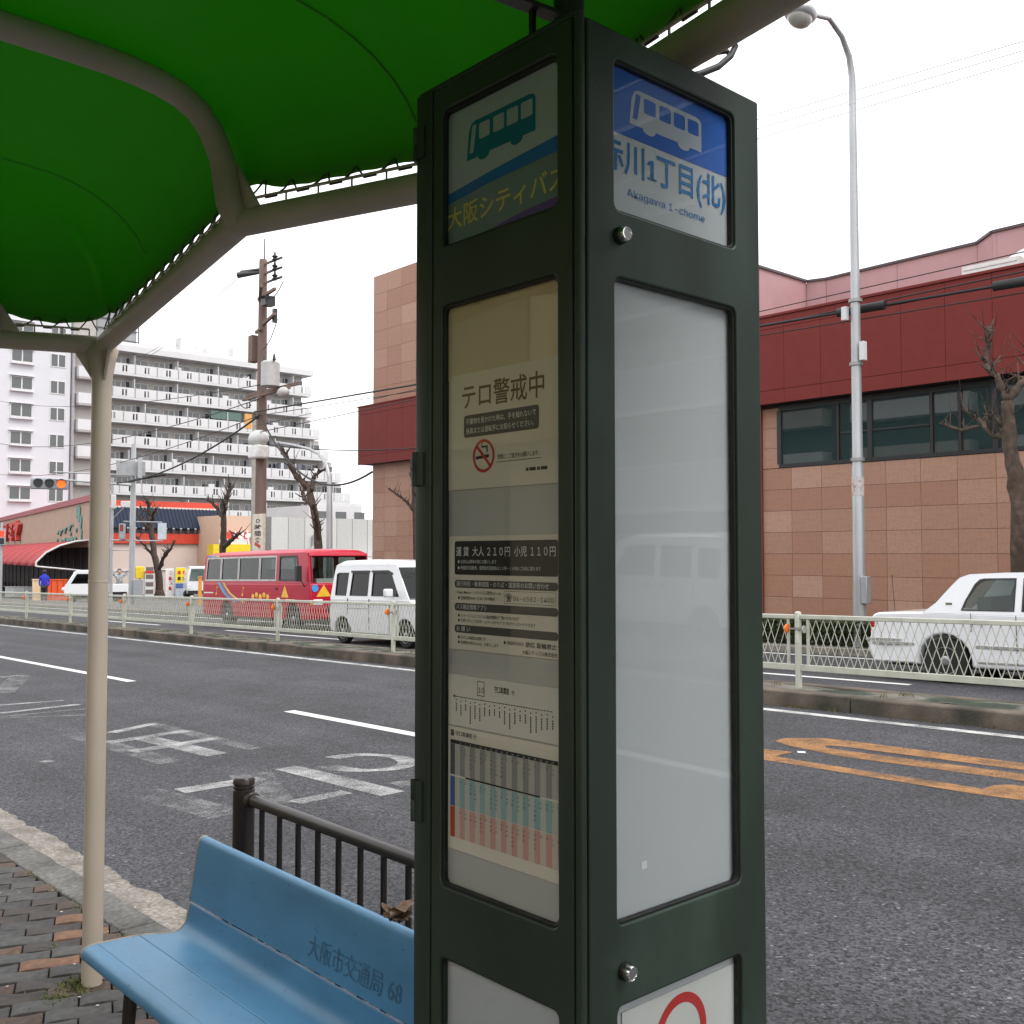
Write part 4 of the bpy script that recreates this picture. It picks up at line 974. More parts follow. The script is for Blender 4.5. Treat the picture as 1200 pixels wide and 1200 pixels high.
def kei_van(loc, label):
    t = vehicle('kei_van', loc, label, 'van'); HW = .735; r = .275
    low = [(.03, .27), (.0, .34), (-.01, .62), (.01, 1.02), (3.02, 1.02), (3.20, .98), (3.31, .88), (3.375, .70), (3.395, .52), (3.36, .27)] + arch(2.93, r, .335, .25) + [(2.5, .25), (.95, .25)] + arch(.52, r, .335, .25) + [(.1, .26)]
    hwl = lambda z: HW - .02 * max(0, (z - .85) / .2) - .03 * max(0, (.45 - z) / .2)
    part('body', extr(low, hwl), CARWHITE, t, bevel=.025, seg=3)
    hw = lambda z: .715 - (z - 1.02) * .115
    cab = [(.01, 1.0), (.05, 1.30), (.10, 1.62), (.15, 1.76), (.22, 1.80), (2.28, 1.80), (2.46, 1.76), (2.56, 1.70), (3.06, 1.02), (3.03, 1.0)]
    wins = [[(.20, 1.08), (.20, 1.56), (.26, 1.60), (.70, 1.60), (.66, 1.08)], [(.80, 1.08), (.85, 1.60), (1.52, 1.60), (1.52, 1.08)], [(1.66, 1.08), (1.66, 1.60), (2.26, 1.60), (2.38, 1.54), (2.70, 1.08)]]
    for sd in (-1, 1):
        mb = plate_mb([cab] + wins, .012)
        part('cabin_side', xform(mb, lambda x, y, z: (x, sd * (hw(y) - .012 + z), y)), CARWHITE, t, fix=False)
        for w in wins:
            o = part('window', side_patch(w, hw, sd, -.012, .003), DARKGLASS, t)
            cx = sum(p[0] for p in w) / len(w)
            mbf = plate_mb([w, [(a + (-.02 if a > cx else .02), b + (-.022 if b > 1.4 else .02)) for a, b in w]], .003)
            part('frame', xform(mbf, lambda x, y, z: (x, sd * (hw(y) + .002 + z), y)), PLASTIC, o, fix=False)
        for hx in (1.42, 1.78): part('door_handle', MB().cbox((hx, sd * (HW - .004), .93), (.12, .022, .045)), PLASTIC, t, bevel=.008)
        part('door_seam', MB().box((1.595, sd * (HW - .02), .34), (1.602, sd * (HW + .0005), 1.02)), PLASTIC, t)
        part('door_seam', MB().box((.74, sd * (HW - .02), .5), (.747, sd * (HW + .0005), 1.02)), PLASTIC, t)
        part('slide_rail', MB().box((.75, sd * (HW - .004), .80), (1.59, sd * (HW + .0006), .806)), PLASTIC, t)
        part('mirror', MB().cbox((2.52, sd * .86, 1.16), (.12, .20, .18)), CARWHITE, t, bevel=.035, seg=3)
        part('visor', side_patch([(1.62, 1.60), (1.62, 1.645), (2.24, 1.645), (2.42, 1.58), (2.40, 1.54), (2.26, 1.60)], hw, sd, .016, .02), PLASTIC, t)
        part('visor', side_patch([(.80, 1.60), (.80, 1.645), (1.54, 1.645), (1.54, 1.60)], hw, sd, .016, .02), PLASTIC, t)
        part('head_lamp', MB().box((3.16, sd * .50, .70), (3.33, sd * .71, .92)), M('lamp_clear', (.7, .7, .7), .1), t, bevel=.03)
        part('tail_lamp', MB().box((-.012, sd * .62, .55), (.04, sd * .725, .92)), M('lamp_red', (.40, .012, .01), .25, coat=.5), t, bevel=.008)
        for x in (.52, 2.93): wheel(t, x, sd * (HW - .10), r, .155, sd)
    roof = [(.10, 1.62), (.13, 1.77), (.22, 1.86), (.40, 1.89), (1.3, 1.895), (2.1, 1.875), (2.36, 1.83), (2.50, 1.76), (2.56, 1.70)]
    mb = MB(); ws = [-1, -.985, -.93, -.8, 0, .8, .93, .985, 1]
    for a, b in roof:
        for w in ws: mb.v.append((a, w * hw(1.7) * (1 if b > 1.65 else 1), 1.76 + (b - 1.76) * (1 - max(0, (abs(w) - .6) / .4) ** 3) if b > 1.76 else b))
    for i in range(len(roof) - 1):
        for k in range(len(ws) - 1): a = i * len(ws) + k; mb.f.append((a, a + 1, a + len(ws) + 1, a + len(ws)))
    part('roof', mb, CARWHITE, t, smooth='all')
    part('rear_panel', MB().add([(.01, -.70, 1.0), (.01, .70, 1.0), (.10, .63, 1.64), (.10, -.63, 1.64)], [(0, 1, 2, 3)]), CARWHITE, t)
    part('rear_window', MB().add([(.02, -.60, 1.1), (.02, .60, 1.1), (.088, .56, 1.58), (.088, -.56, 1.58)], [(0, 1, 2, 3)]), DARKGLASS, t)
    part('windscreen', MB().add([(3.04, -.70, 1.03), (3.04, .70, 1.03), (2.56, .63, 1.71), (2.56, -.63, 1.71)], [(0, 1, 2, 3)]), CARGLASS, t)
    part('wiper', MB().tube([(3.05, .3, 1.06), (2.92, -.35, 1.24)], .008, 5), PLASTIC, t)
    part('interior', MB().box((.1, -.6, .5), (2.95, .6, 1.0)).box((1.45, -.55, .9), (1.6, .55, 1.45)), CABIN, t)
    part('underside', MB().box((.1, -.6, .2), (3.3, .6, .5)), PLASTIC, t)
    part('number_plate', MB().box((3.39, -.17, .40), (3.40, .17, .56)), M('plate_yellow', (.65, .5, .05), .4), t)
    return t

def red_bus(loc, label):
    t = vehicle('minibus', loc, label, 'bus'); HW = 1.0; r = .34; L = 6.5; H = 2.28
    BRED = M('bus_red', (.46, .010, .035), .35, var=.05, coat=.15, spec=.3)
    low = [(.05, .32), (.0, .45), (-.02, .9), (.0, 1.32), (L - .02, 1.32), (L + .02, 1.0), (L + .02, .5), (L - .03, .32)] + arch(5.55, r, .42, .30) + [(5.0, .30), (2.2, .30)] + arch(1.6, r, .42, .30) + [(1.0, .30)]
    part('body', extr(low, lambda z: HW - .02 * max(0, (.6 - z))), BRED, t, bevel=.05, seg=3)
    hw = lambda z: .99 - (z - 1.3) * .06
    cab = [(0, 1.31), (.04, 1.7), (.10, 2.06), (.16, 2.16), (6.2, 2.16), (6.30, 2.10), (6.47, 1.31)]
    SW = [(.20, 1.18), (1.25, 2.32), (2.39, 3.62), (3.69, 4.60)]
    wins = [[(a + (.06 if i == 0 else 0), 1.40), (a, 1.42)] if 0 else [(a, 1.40), (a + (.07 if i == 0 else 0), 2.07), (b, 2.07), (b, 1.40)] for i, (a, b) in enumerate(SW)] + [[(4.78, 1.40), (4.78, 2.06), (5.55, 2.06), (5.55, 1.40)]]
    wins[-1] = [(4.80, 1.40), (4.80, 2.06), (5.72, 2.06), (5.95, 1.40)]
    ALU = M('window_alu', (.45, .45, .44), .4, .5)
    for sd in (-1, 1):
        mb = plate_mb([cab] + wins, .012)
        part('cabin_side', xform(mb, lambda x, y, z: (x, sd * (hw(y) - .012 + z), y)), BRED, t, fix=False)
        for i, w in enumerate(wins):
            o = part('window', side_patch(w, hw, sd, -.012, .003), CARGLASS, t); cx = sum(p[0] for p in w) / 4
            mbf = plate_mb([[(a + (.025 if a > cx else -.025), b + (.025 if b > 1.7 else -.025)) for a, b in w], [(a + (-.02 if a > cx else .02), b + (-.02 if b > 1.7 else .02)) for a, b in w]], .004)
            part('frame', xform(mbf, lambda x, y, z: (x, sd * (hw(y) + .003 + z), y)), ALU if i < 4 else PLASTIC, o, fix=False)
        for x in (1.6, 5.55): wheel(t, x, sd * (HW - .14), r, .2, sd)
        for k, (c, x0) in enumerate((((.05, .42, .62), 0.), ((.36, .12, .30), .17), ((.80, .50, .10), .30))):
            w = .15; pts = [(1.05 + x0, 1.33), (1.20 + x0, 1.18), (1.42 + x0 * 1.2, 1.0), (1.75 + x0 * 1.5, .85), (2.15 + x0 * 1.8, .74)]
            mb = MB()
            for a, b in pts: mb.v += [(a, sd * (HW + .004), b), (a + w * (1 + (1.33 - b) * .5), sd * (HW + .004), b)]
            mb.f = [(2*i, 2*i+2, 2*i+3, 2*i+1) for i in range(4)]
            part('rainbow_stripe', mb, M('stripe_%d' % k, c, .4), t)
        for k, c in enumerate(((.1, .3, .7), (.1, .5, .75), (.8, .5, .2))):
            part('roof_patch', MB().box((.30 + k * .26, sd * (hw(2.12) + .003), 2.105), (.54 + k * .26, sd * (hw(2.12) + .006), 2.155)), M('patch_%d' % k, c, .4), t)
        YE = M('sticker_yellow', (.85, .50, .04), .4)
        for x, z in ((.95, 1.08), (2.65, 1.06)):
            part('note_sticker', MB().sphere((x, sd * (HW + .002), z - .1), .05, 8, (1, .1, .8)).box((x + .03, sd * (HW + .003), z - .1), (x + .045, sd * (HW + .006), z + .13)).box((x + .03, sd * (HW + .003), z + .09), (x + .11, sd * (HW + .006), z + .13)), YE, t)
        part('warning_triangle', side_patch([(4.95, .92), (5.35, .92), (5.15, 1.25)], HW, sd, .005), YE, t)
        mbc = MB()
        for k in range(5): mbc.sphere((3.3 + k * .22, sd * (HW + .002), .92 + .05 * (k % 2)), .09, 8, (1, .08, .9))
        part('cartoon_stickers', mbc, YE, t)
        part('lettering_strip', MB().box((.1, sd * (HW + .002), .99), (.75, sd * (HW + .005), 1.03)).box((5.2, sd * (HW + .002), .82), (5.7, sd * (HW + .005), .87)), WHITE, t)
        part('mirror', MB().cbox((6.15, sd * 1.16, 1.58), (.12, .16, .42)).tube([(6.2, sd * .98, 1.2), (6.2, sd * 1.14, 1.45)], .015, 6), PLASTIC, t, bevel=.02)
        part('head_lamp', MB().box((L - .02, sd * .62, .72), (L + .035, sd * .92, .88)), M('lamp_clear', (.7, .7, .7), .1), t, bevel=.02)
        part('indicator', MB().box((L - .02, sd * .93, .74), (L + .03, sd * .995, .86)), M('lamp_amber', (.8, .3, .02), .3), t)
        part('door_handle', MB().cbox((4.68, sd * (HW + .005), 1.16), (.14, .02, .05)), PLASTIC, t)
    roof = [(.02, 1.9), (.10, 2.08), (.16, 2.19), (.35, 2.25), (1.5, 2.275), (4.5, 2.28), (5.9, 2.265), (6.2, 2.22), (6.36, 2.12), (6.37, 2.05)]
    mb = MB(); ws = [-1, -.98, -.93, -.8, 0, .8, .93, .98, 1]
    for a, b in roof:
        for w in ws: mb.v.append((a, w * hw(2.1) * 1.0, b if b < 2.15 else 2.15 + (b - 2.15) * (1 - max(0, (abs(w) - .6) / .4) ** 3)))
    for i in range(len(roof) - 1):
        for k in range(len(ws) - 1): a = i * len(ws) + k; mb.f.append((a, a + 1, a + len(ws) + 1, a + len(ws)))
    part('roof', mb, BRED, t, smooth='all')
    part('windscreen', MB().add([(6.485, -.96, 1.33), (6.485, .96, 1.33), (6.37, .93, 2.06), (6.37, -.93, 2.06)], [(0, 1, 2, 3)]), CARGLASS, t)
    for sd in (-1, 1): part('front_pillar', MB().add([(6.47, sd * .99, 1.31), (6.49, sd * .90, 1.31), (6.375, sd * .87, 2.07), (6.28, sd * .955, 2.12)], [(0, 1, 2, 3)]), BRED, t)
    part('rear_panel', MB().add([(.0, -.99, 1.3), (.0, .99, 1.3), (.10, .94, 2.1), (.10, -.94, 2.1)], [(0, 1, 2, 3)]), BRED, t)
    part('front_triangle', MB().add([(L + .024, -.82, .95), (L + .024, -.36, .95), (L + .022, -.59, 1.27)], [(0, 1, 2)]), YE, t)
    part('blue_sticker', MB().lathe([(.10, 0), (.10, .006)], (L + .02, -.86, 1.18), 'x', 16), M('sticker_blue', (.06, .35, .75), .4), t)
    part('grille', MB().box((L + .01, -.5, .55), (L + .03, .5, .68)), PLASTIC, t)
    mb = MB().box((.1, -.9, .5), (6.35, .9, 1.28))
    for x in (1.0, 1.9, 2.8, 3.7):
        for y in (-.55, .55): mb.box((x, y - .35, 1.2), (x + .12, y + .35, 1.72))
    part('interior', mb, CABIN, t); part('underside', MB().box((.2, -.8, .25), (6.3, .8, .5)), PLASTIC, t)
    part('dash_papers', MB().box((6.30, -.75, 1.30), (6.42, .7, 1.44)), WHITE, t)
    return t
def on_road(x, y): return (x, y, gz(x) + ROAD)
sedan_taxi(on_road(-7.66, 13.9 + .845), 'white taxi sedan passing behind the median fence')
kei_van(on_road(-20.45, 12.75 + .735), 'small white van beside the red minibus behind the fence')
red_bus(on_road(-30.65, 14.45 + 1.0), 'red minibus with rainbow stripes and yellow warning triangle')
# ================================================================ OFFICE BUILDING ACROSS THE STREET (granite tiles, red metal band)
TILE = [M('granite_%d' % i, c, .55, var=.10, scale=40, col2=c2, fac2=(.45, .7), scale2=12, spec=.4) for i, (c, c2) in enumerate([
    ((.350, .195, .135), (.31, .165, .11)), ((.375, .215, .15), (.33, .18, .125)), ((.325, .168, .11), (.29, .148, .098)), ((.40, .24, .175), (.355, .20, .14)), ((.315, .16, .104), (.35, .185, .125))])]
RBAND = M('band_red', (.165, .026, .022), .6, var=.05, scale=3, spec=.2); RGAP = M('joint_dark', (.03, .018, .016), .8)
PINK = M('cladding_pink', (.42, .245, .25), .6, var=.05, scale=2)
FRAME_B = M('window_frame_black', (.012, .013, .015), .4); GLAZ = glass('office_glass', rough=.01, ior=2.0, opaque=(.016, .034, .034))
FY = 22.0
bld = thing('office_building', (-6, FY + 2, gz(-6)), 'long low office building with pink granite tiles and dark red band', 'building')
TW, TH = .81, .56
tile_me = {}
def tile_mesh(w, h, mat):
    k = (round(w, 2), round(h, 2), mat.name)
    if k not in tile_me:
        mb = MB().box((.004, 0, .004), (w - .004, .03, h - .004)); me = mesh_of('tile', mb); me.materials.append(mat); tile_me[k] = me
    return tile_me[k]
rt_ = random.Random(2)
def tiles(x0, x1, z0, z1, y, cnt=[0], w=TW, h=TH, skip=None):
    nr = max(1, round((z1 - z0) / h)); nc = max(1, round((x1 - x0) / w)); ww, hh = (x1 - x0) / nc, (z1 - z0) / nr
    for r in range(nr):
        for c in range(nc):
            xa, za = x0 + c * ww, z0 + r * hh
            dark = [2, 4, 4, 0, 0, 2, 1][min(r, 6)] if rt_.random() < .55 else rt_.randrange(5)
            piece('tile', tile_mesh(ww, hh, TILE[dark]), bld, (xa, y + rt_.uniform(-.002, .002), za))
def wallbox(name, a, b, mat): return obj(name, MB().box(a, b), mat, bld)
WX0 = -14.44                                             # left edge of the strip window
zb = gz(-10) - .3
wallbox('wall', (-15.0, FY + .03, zb), (4.0, FY + 14, 5.30), RGAP)
tiles(-14.95, -3.4, -.02, 3.70, FY); tiles(-14.95, WX0 - .03, 3.71, 5.22, FY, w=.5, h=.5)
wallbox('corner_trim', (-15.12, FY - .06, zb), (-14.955, FY + .3, 5.3), M('trim_red', (.20, .045, .035), .5))
# strip window
wx = [on_y(880 + q / 3.75, 520, FY + .05).x for q in (130, 388, 528, 800, 925, 1080, 1260)] + [-5.2, -3.4]
obj('window_frame', MB().box((WX0 - .03, FY - .02, 3.71), (-3.3, FY + .08, 3.80)).box((WX0 - .03, FY - .02, 5.14), (-3.3, FY + .08, 5.26)), FRAME_B, bld)
for i, x in enumerate(wx):
    w = .12 if i in (0, 2, 5) else .06
    obj('mullion', MB().box((x - w / 2, FY - .015, 3.80), (x + w / 2, FY + .08, 5.14)), FRAME_B, bld)
for a, b in zip(wx[:-1], wx[1:]): obj('window_pane', MB().box((a + .06, FY + .028, 3.80), (b - .06, FY + .05, 5.14)), GLAZ, bld)
for a, b in ((wx[1], wx[2]), (wx[2], wx[3])): obj('mullion', MB().box((a + .06, FY + .0, 4.42), (b - .06, FY + .027, 4.46)), FRAME_B, bld)
# red band of metal panels
def band(x0, x1, z0, z1, y, w=1.02):
    wallbox('band_core', (x0, y + .03, z0 + .02), (x1, y + 2.5, z1 - .01), RGAP); n = round((x1 - x0) / w); ww = (x1 - x0) / n
    for k in range(n):
        a = x0 + k * ww
        for za, zc in ((z0, z0 + .33), (z0 + .335, z1 - .30), (z1 - .295, z1)):
            obj('band_panel', MB().box((a + .004, y, za + .003), (a + ww - .004, y + .028, zc - .003)), RBAND, bld)
band(-15.05, -3.0, 5.28, 7.44, FY - .4)
wallbox('band_cap', (-15.1, FY - .44, 7.441), (-2.9, FY + 2.2, 7.50), RBAND)
wallbox('band_end', (-15.08, FY - .37, 5.28), (-15.051, FY + 2.1, 7.44), RBAND)
# pink upper storey with folded plan
tp = [on_z(x, y, 9.75) for x, y in ((872, 308), (890, 313), (945, 330), (968, 327), (1145, 285), (1163, 272), (1210, 261))]
tp = tp + [Vector((1, tp[-1].y + .2, 9.75))]
for i, (a, b) in enumerate(zip(tp[:-1], tp[1:])):
    n = max(1, int((b - a).length / 2.2))
    for k in range(n):
        p, q = a.lerp(b, k / n), a.lerp(b, (k + 1) / n); d = (q - p).normalized() * .006; e = Vector((-d.y, d.x, 0)).normalized() * .05
        obj('cladding_panel', MB().prism([(0, 0), (1, 0), (1, 1), (0, 1)], lambda s, t_: tuple((p + d).lerp(q - d, s).xy) + (7.0 + t_ * 2.72,), lambda s, t_: tuple(((p + d).lerp(q - d, s) + e).xy) + (7.0 + t_ * 2.72,)), PINK, bld)
    dd = (b - a).normalized(); e = Vector((-dd.y, dd.x, 0)).normalized() * .06; p, q = a - dd * .08 + e, b + dd * .08 + e
    obj('cladding_back', MB().prism([(0, 0), (1, 0), (1, 1), (0, 1)], lambda s, t_: tuple(p.lerp(q, s).xy) + (7.0 + t_ * 2.7,), lambda s, t_: tuple((p.lerp(q, s) + e).xy) + (7.0 + t_ * 2.7,)), PINK, bld)
    e = Vector((-dd.y, dd.x, 0)) * .3
    obj('coping', MB().add([(a - e * .2).to_tuple()[:2] + (9.72,), (b - e * .2).to_tuple()[:2] + (9.72,), (b + e).to_tuple()[:2] + (9.72,), (a + e).to_tuple()[:2] + (9.72,),
        (a - e * .2).to_tuple()[:2] + (9.79,), (b - e * .2).to_tuple()[:2] + (9.79,), (b + e).to_tuple()[:2] + (9.79,), (a + e).to_tuple()[:2] + (9.79,)],
        [(0, 1, 2, 3), (4, 5, 6, 7), (0, 1, 5, 4), (1, 2, 6, 5), (2, 3, 7, 6), (3, 0, 4, 7)]), M('coping_dark', (.06, .045, .05), .5), bld)
wallbox('roof_slab', (-15, FY + 1.8, 7.2), (4, FY + 14, 7.3), PINK)
RWH = M('roof_unit_white', (.62, .63, .62), .5, var=.06)
c = on_y(1165, 312, FY + 1.2)
ru = wallbox('roof_unit', (c.x - .55, c.y - .4, 7.5), (c.x + .7, c.y + .4, 8.02), RWH)
for k in range(5): obj('louvre', MB().box((c.x - .50, c.y - .42, 7.56 + k * .09), (c.x + .65, c.y - .401, 7.60 + k * .09)), RWH, ru)
c = on_y(1196, 292, FY + 2.6)
obj('vent_dome', MB().sphere((c.x + .3, c.y, 7.55), .95, 20, (1, 1, 1.15)), RWH, bld, smooth='all')
# recessed link between the wings
wallbox('link_wall', (-25.95, FY + 2.2, zb), (-15.13, FY + 9, 6.9), TILE[0])
# left wing
wallbox('wall', (-32.30, FY + .03, zb - .4), (-26.0, FY + 9, 12.14), RGAP)
tiles(-32.33, -26.0, -.5, 4.96, FY); tiles(-32.33, -26.0, 7.16, 12.16, FY, w=.9, h=.72)
band(-32.75, -26.06, 4.94, 7.14, FY - .4)
wallbox('side_wall', (-26.0, FY + .02, zb - .4), (-25.96, FY + 9.02, 12.14), TILE[0])
wallbox('band_cap', (-32.8, FY - .43, 7.141), (-25.95, FY + .0, 7.18), RBAND)

# ================================================================ APARTMENT TOWER WITH BALCONIES
AW = M('apartment_white', (.58, .575, .58), .7, var=.05, scale=.6); ABE = M('apartment_beige', (.40, .375, .35), .8, var=.08, scale=.8)
ASOF = M('balcony_soffit', (.36, .34, .32), .8); AWIN = glass('apartment_glass', rough=.03, ior=1.9, opaque=(.05, .055, .055)); AFR = M('window_white', (.62, .62, .62), .5)
AX = -118.0
apt = thing('apartment_tower', (AX, 55, gz(AX)), 'tall white apartment building with rows of long balconies and stepped end', 'apartment building')
BW = 2.62; DZF = 2.785
tops = [23.8 - DZF * k for k in range(9)]
ends = [70.5, 70.5, 71.8, 73.2, 75.2, 76.7, 77.3, 77.4, 77.4]
pan = MB()                                                # parapet panel with two slots
for a, b in ((.03, .42), (.50, .56), (.64, 1.0)): pan.box((0, a * BW, 0), (.10, b * BW - (.02 if b == 1 else 0), 1.1))
for a, b in ((.42, .50), (.56, .64)): pan.box((0, a * BW, .0), (.10, b * BW, .16)).box((0, a * BW, .90), (.10, b * BW, 1.1))
pan_me = mesh_of('balcony_panel', pan); pan_me.materials.append(AW)
wmes = []
for kind in range(3):
    g = MB().box((0, 0, 0), (.04, 1.75, 1.75)) if kind == 0 else MB().box((0, 0, 0), (.04, 1.2, 1.0)) if kind == 1 else MB().box((0, 0, 0), (.04, .95, 1.9))
    me = mesh_of('window', g); me.materials.append(AWIN); w, h = ((1.75, 1.75), (1.2, 1.0), (.95, 1.9))[kind]
    f = MB().box((.03, -.06, -.06), (.08, 0, h + .06)).box((.03, w, -.06), (.08, w + .06, h + .06)).box((.03, 0, h), (.08, w, h + .06)).box((.03, 0, -.06), (.08, w, 0)).box((.035, w / 2 - .035, 0), (.075, w / 2 + .035, h))
    fm = mesh_of('frame', f); fm.materials.append(AFR); wmes.append((me, fm))
ra = random.Random(6)
def apt_window(parent, loc, kind):
    o = piece('window', wmes[kind][0], parent, loc); piece('frame', wmes[kind][1], o, loc); return o
post_me = mesh_of('balcony_post', MB().box((0, -.05, 0), (.14, .05, 1.18))); post_me.materials.append(ASOF)
wall_x = AX - 1.5
V0 = 42.1
for k, zt in enumerate(tops):
    e = ends[k]; zf = zt - 1.1
    obj('balcony_slab', MB().box((wall_x, V0, zf - .28), (AX - .02, e, zf - .02)), AW, apt)
    obj('wall', MB().box((wall_x - 10, V0, zf - .28), (wall_x, e - .6, zf + DZF - .28)), ABE, apt)
    n = int((e - V0) / BW)
    for b in range(n):
        y = e - (b + 1) * BW
        piece('balcony_panel', pan_me, apt, (AX - .10, y, zf - .02)); piece('balcony_post', post_me, apt, (AX - .11, y, zf - .02))
        if b % 2 == 0: apt_window(apt, (wall_x, y + .3, zf + .15), 0)
        else: apt_window(apt, (wall_x, y + .2, zf + .9), 1); apt_window(apt, (wall_x, y + 1.55, zf + .1), 2)
        if b % 2 == 1: obj('divider', MB().box((wall_x, y + BW - .04, zf), (AX - .15, y + BW + .04, zf + 2.2)), AW, apt)
    if k in (2,): 
        obj('awning_screen', MB().box((AX - .3, 56.5, zf + 1.25), (AX - .25, 60.6, zf + 2.25)), M('screen_green', (.10, .16, .14), .8), apt)
        obj('bedding', MB().box((AX - .12, 60.9, zf + .35), (AX + .05, 61.9, zf + 2.2)), M('bedding_orange', (.60, .30, .10), .9), apt)
    if k in (4, 6):
        for q in range(7): obj('laundry', MB().box((AX - .5, e - 9.5 + q * .62, zf + 1.15), (AX - .46, e - 9.05 + q * .62, zf + 1.8 + .1 * (q % 3))), M('laundry_%d' % (q % 3), ((.05, .06, .09), (.5, .5, .5), (.14, .15, .20))[q % 3], .9), apt)
    for q in range(5):
        if ra.random() < .6:
            y = V0 + 4 + ra.random() * (e - V0 - 6); obj('air_unit', MB().box((AX - .9, y, zf + .9), (AX - .5, y + .8, zf + 1.5)), AFR, apt, bevel=.03)
obj('roof_slab', MB().box((wall_x - 10, V0, 25.2), (AX + .15, 70.7, 25.9)), AW, apt); obj('roof_kerb', MB().box((wall_x - 9, V0, 25.91), (AX - .9, 69.6, 26.5)), AW, apt)
for y0, y1, h in ((53.5, 55.2, 1.9), (57.0, 59.5, 1.1), (60.5, 61.2, 1.6)): obj('roof_unit', MB().box((AX - 4, y0, 26.51), (AX - 2.5, y1, 26.5 + h)), RWH, apt)
pp = on_x(160, 372, AX - 4)
obj('stair_tower', MB().box((AX - 9, 43.5, 25.8), (AX - 3, 48.2, 32.5)), M('tower_grey', (.30, .30, .31), .8, var=.1), apt)
for k in range(5): obj('tower_rail', MB().box((AX - 2.99, 43.3, 27 + k * 1.2), (AX - 2.85, 48.5, 27.1 + k * 1.2)), M('rail_dark', (.10, .10, .11), .6), apt)
for y in (43.4, 45.8, 48.4): obj('tower_post', MB().box((AX - 2.99, y - .06, 25.9), (AX - 2.86, y + .06, 32.8)), M('rail_dark', (.10, .10, .11), .6), apt)
for q in range(7): obj('aerial', MB().tube([(AX - 3, 50 + q * 2.9, 26.4), (AX - 3, 50 + q * 2.9, 27.6 + .5 * (q % 3))], .04, 5).bar((AX - 3, 49.5 + q * 2.9, 27.4), (AX - 3, 50.5 + q * 2.9, 27.4), .03, .03), M('rail_dark', (.10, .10, .11), .6), apt)

# ================================================================ WHITE APARTMENT BLOCK (left)
LX = -116.0; LK = 1.115
lb = thing('white_apartment_block', (LX, 28, gz(LX)), 'white apartment block with paired windows at the left edge', 'apartment building')
obj('wall', MB().box((LX - 12, 6, gz(LX) - .5), (LX, 38.9, 31)), M('render_white', (.58, .58, .61), .8, var=.03, scale=.5), lb)
obj('drain_pipe', MB().tube([(LX + .12, 39.2, -1), (LX + .12, 39.2, 31)], .18, 8), M('pipe_grey', (.33, .33, .35), .6), lb, smooth=True)
obj('side_wall', MB().box((LX - 1.2, 38.9, 5.2), (LX - .3, 41.7, 31)), ABE, lb)
for k in range(9):
    z = 1.55 + (20.0 - 2.64 * k + 2.64 - 1.55) * LK
    for y, kd in ((32.85, 0), (36.85, 1)):
        if z < 4.5: continue
        w = 2.05 if kd == 0 else 1.45; hh = 1.35 if kd == 0 else 1.3
        o = obj('window', MB().box((LX - .05, y, z), (LX + .02, y + w, z + hh)), AWIN, lb)
        obj('frame', MB().box((LX + .0, y - .08, z - .08), (LX + .07, y, z + hh + .08)).box((LX, y + w, z - .08), (LX + .07, y + w + .08, z + hh + .08)).box((LX, y, z + hh), (LX + .07, y + w, z + hh + .08)).box((LX, y, z - .08), (LX + .07, y + w, z)).box((LX, y + w / 2 - .06, z), (LX + .06, y + w / 2 + .06, z + hh)), AFR, o)
        if kd == 0: obj('flower_rail', MB().box((LX + .0, y - .15, z - .22), (LX + .42, y + w + .15, z - .16)).box((LX + .38, y - .15, z - .16), (LX + .42, y + w + .15, z + .06)), AFR, o); obj('hood', MB().box((LX, y - .2, z + hh + .12), (LX + .35, y + w + .2, z + hh + .18)), AFR, o)
    if z > 4: obj('corner_balcony', MB().box((LX - .3, 39.5, z - .9), (LX + .9, 41.9, z + .25)), AW, lb); obj('balcony_slab', MB().box((LX - .3, 39.5, z - 1.15), (LX + .95, 42.0, z - .92)), ASOF, lb)

# ================================================================ SUPERMARKET (left, tan wall, red awning)
def lineup(p, q, t): return p.lerp(q, t)
A = at_d(107, 650, 61.2); B = at_d(-14, 650, 108.8); A.z = B.z = 0; dAB = (B - A); LAB = dAB.length / .85; dAB.normalize(); nAB = Vector((dAB.y, -dAB.x, 0))
if nAB.dot(Vector((0, 0, 0)) - A) < 0: nAB = -nAB
gA = gz(A.x) - .6
sm = thing('supermarket', (A.x, A.y, gz(A.x)), 'tan supermarket with big red katakana letters and curved red awning', 'shop')
def SM(s, z, o): p = A + dAB * (s * .85) + nAB * (o * .85); return (p.x, p.y, 1.55 + (z - 1.55) * .85)
def sm_box(name, s0, s1, z0, z1, o0, o1, mat, parent=None, **k):
    vs_ = [SM(s, z, o) for z in (z0, z1) for s, o in ((s0, o0), (s1, o0), (s1, o1), (s0, o1))]
    return obj(name, MB().add(vs_, [(3, 2, 1, 0), (4, 5, 6, 7), (0, 1, 5, 4), (1, 2, 6, 5), (2, 3, 7, 6), (3, 0, 4, 7)]), mat, parent or sm, **k)
TAN = M('market_tan', (.40, .29, .22), .85, var=.08, scale=1.5); DRED = M('trim_dark_red', (.30, .05, .06), .5); MRED = M('awning_red', (.48, .045, .05), .6, var=.06, trans=.2)
LIP = at_d(0, 612, 123).z
def sm_slab(name, z0, z1, o, mat):
    fp = [(0 if o < 0 else -.2, o), (LAB, o), (LAB, -11), (17, -2.7)]
    return obj(name, MB().prism(fp, lambda a, b: SM(a, z0, b), lambda a, b: SM(a, z1, b)), mat, sm)
sm_slab('wall', 2.1, 5.35, 0, TAN); sm_slab('roof_trim', 5.351, 5.78, .15, DRED)
sm_box('base_wall', 1.0, LAB, gA - .5, 2.099, -1.6, -1.2, M('shop_interior', (.10, .075, .06), .8, var=.5, scale=1.2)); sm_box('corner_pier', 0, .9, gA - .5, 2.099, -.2, .02, TAN)
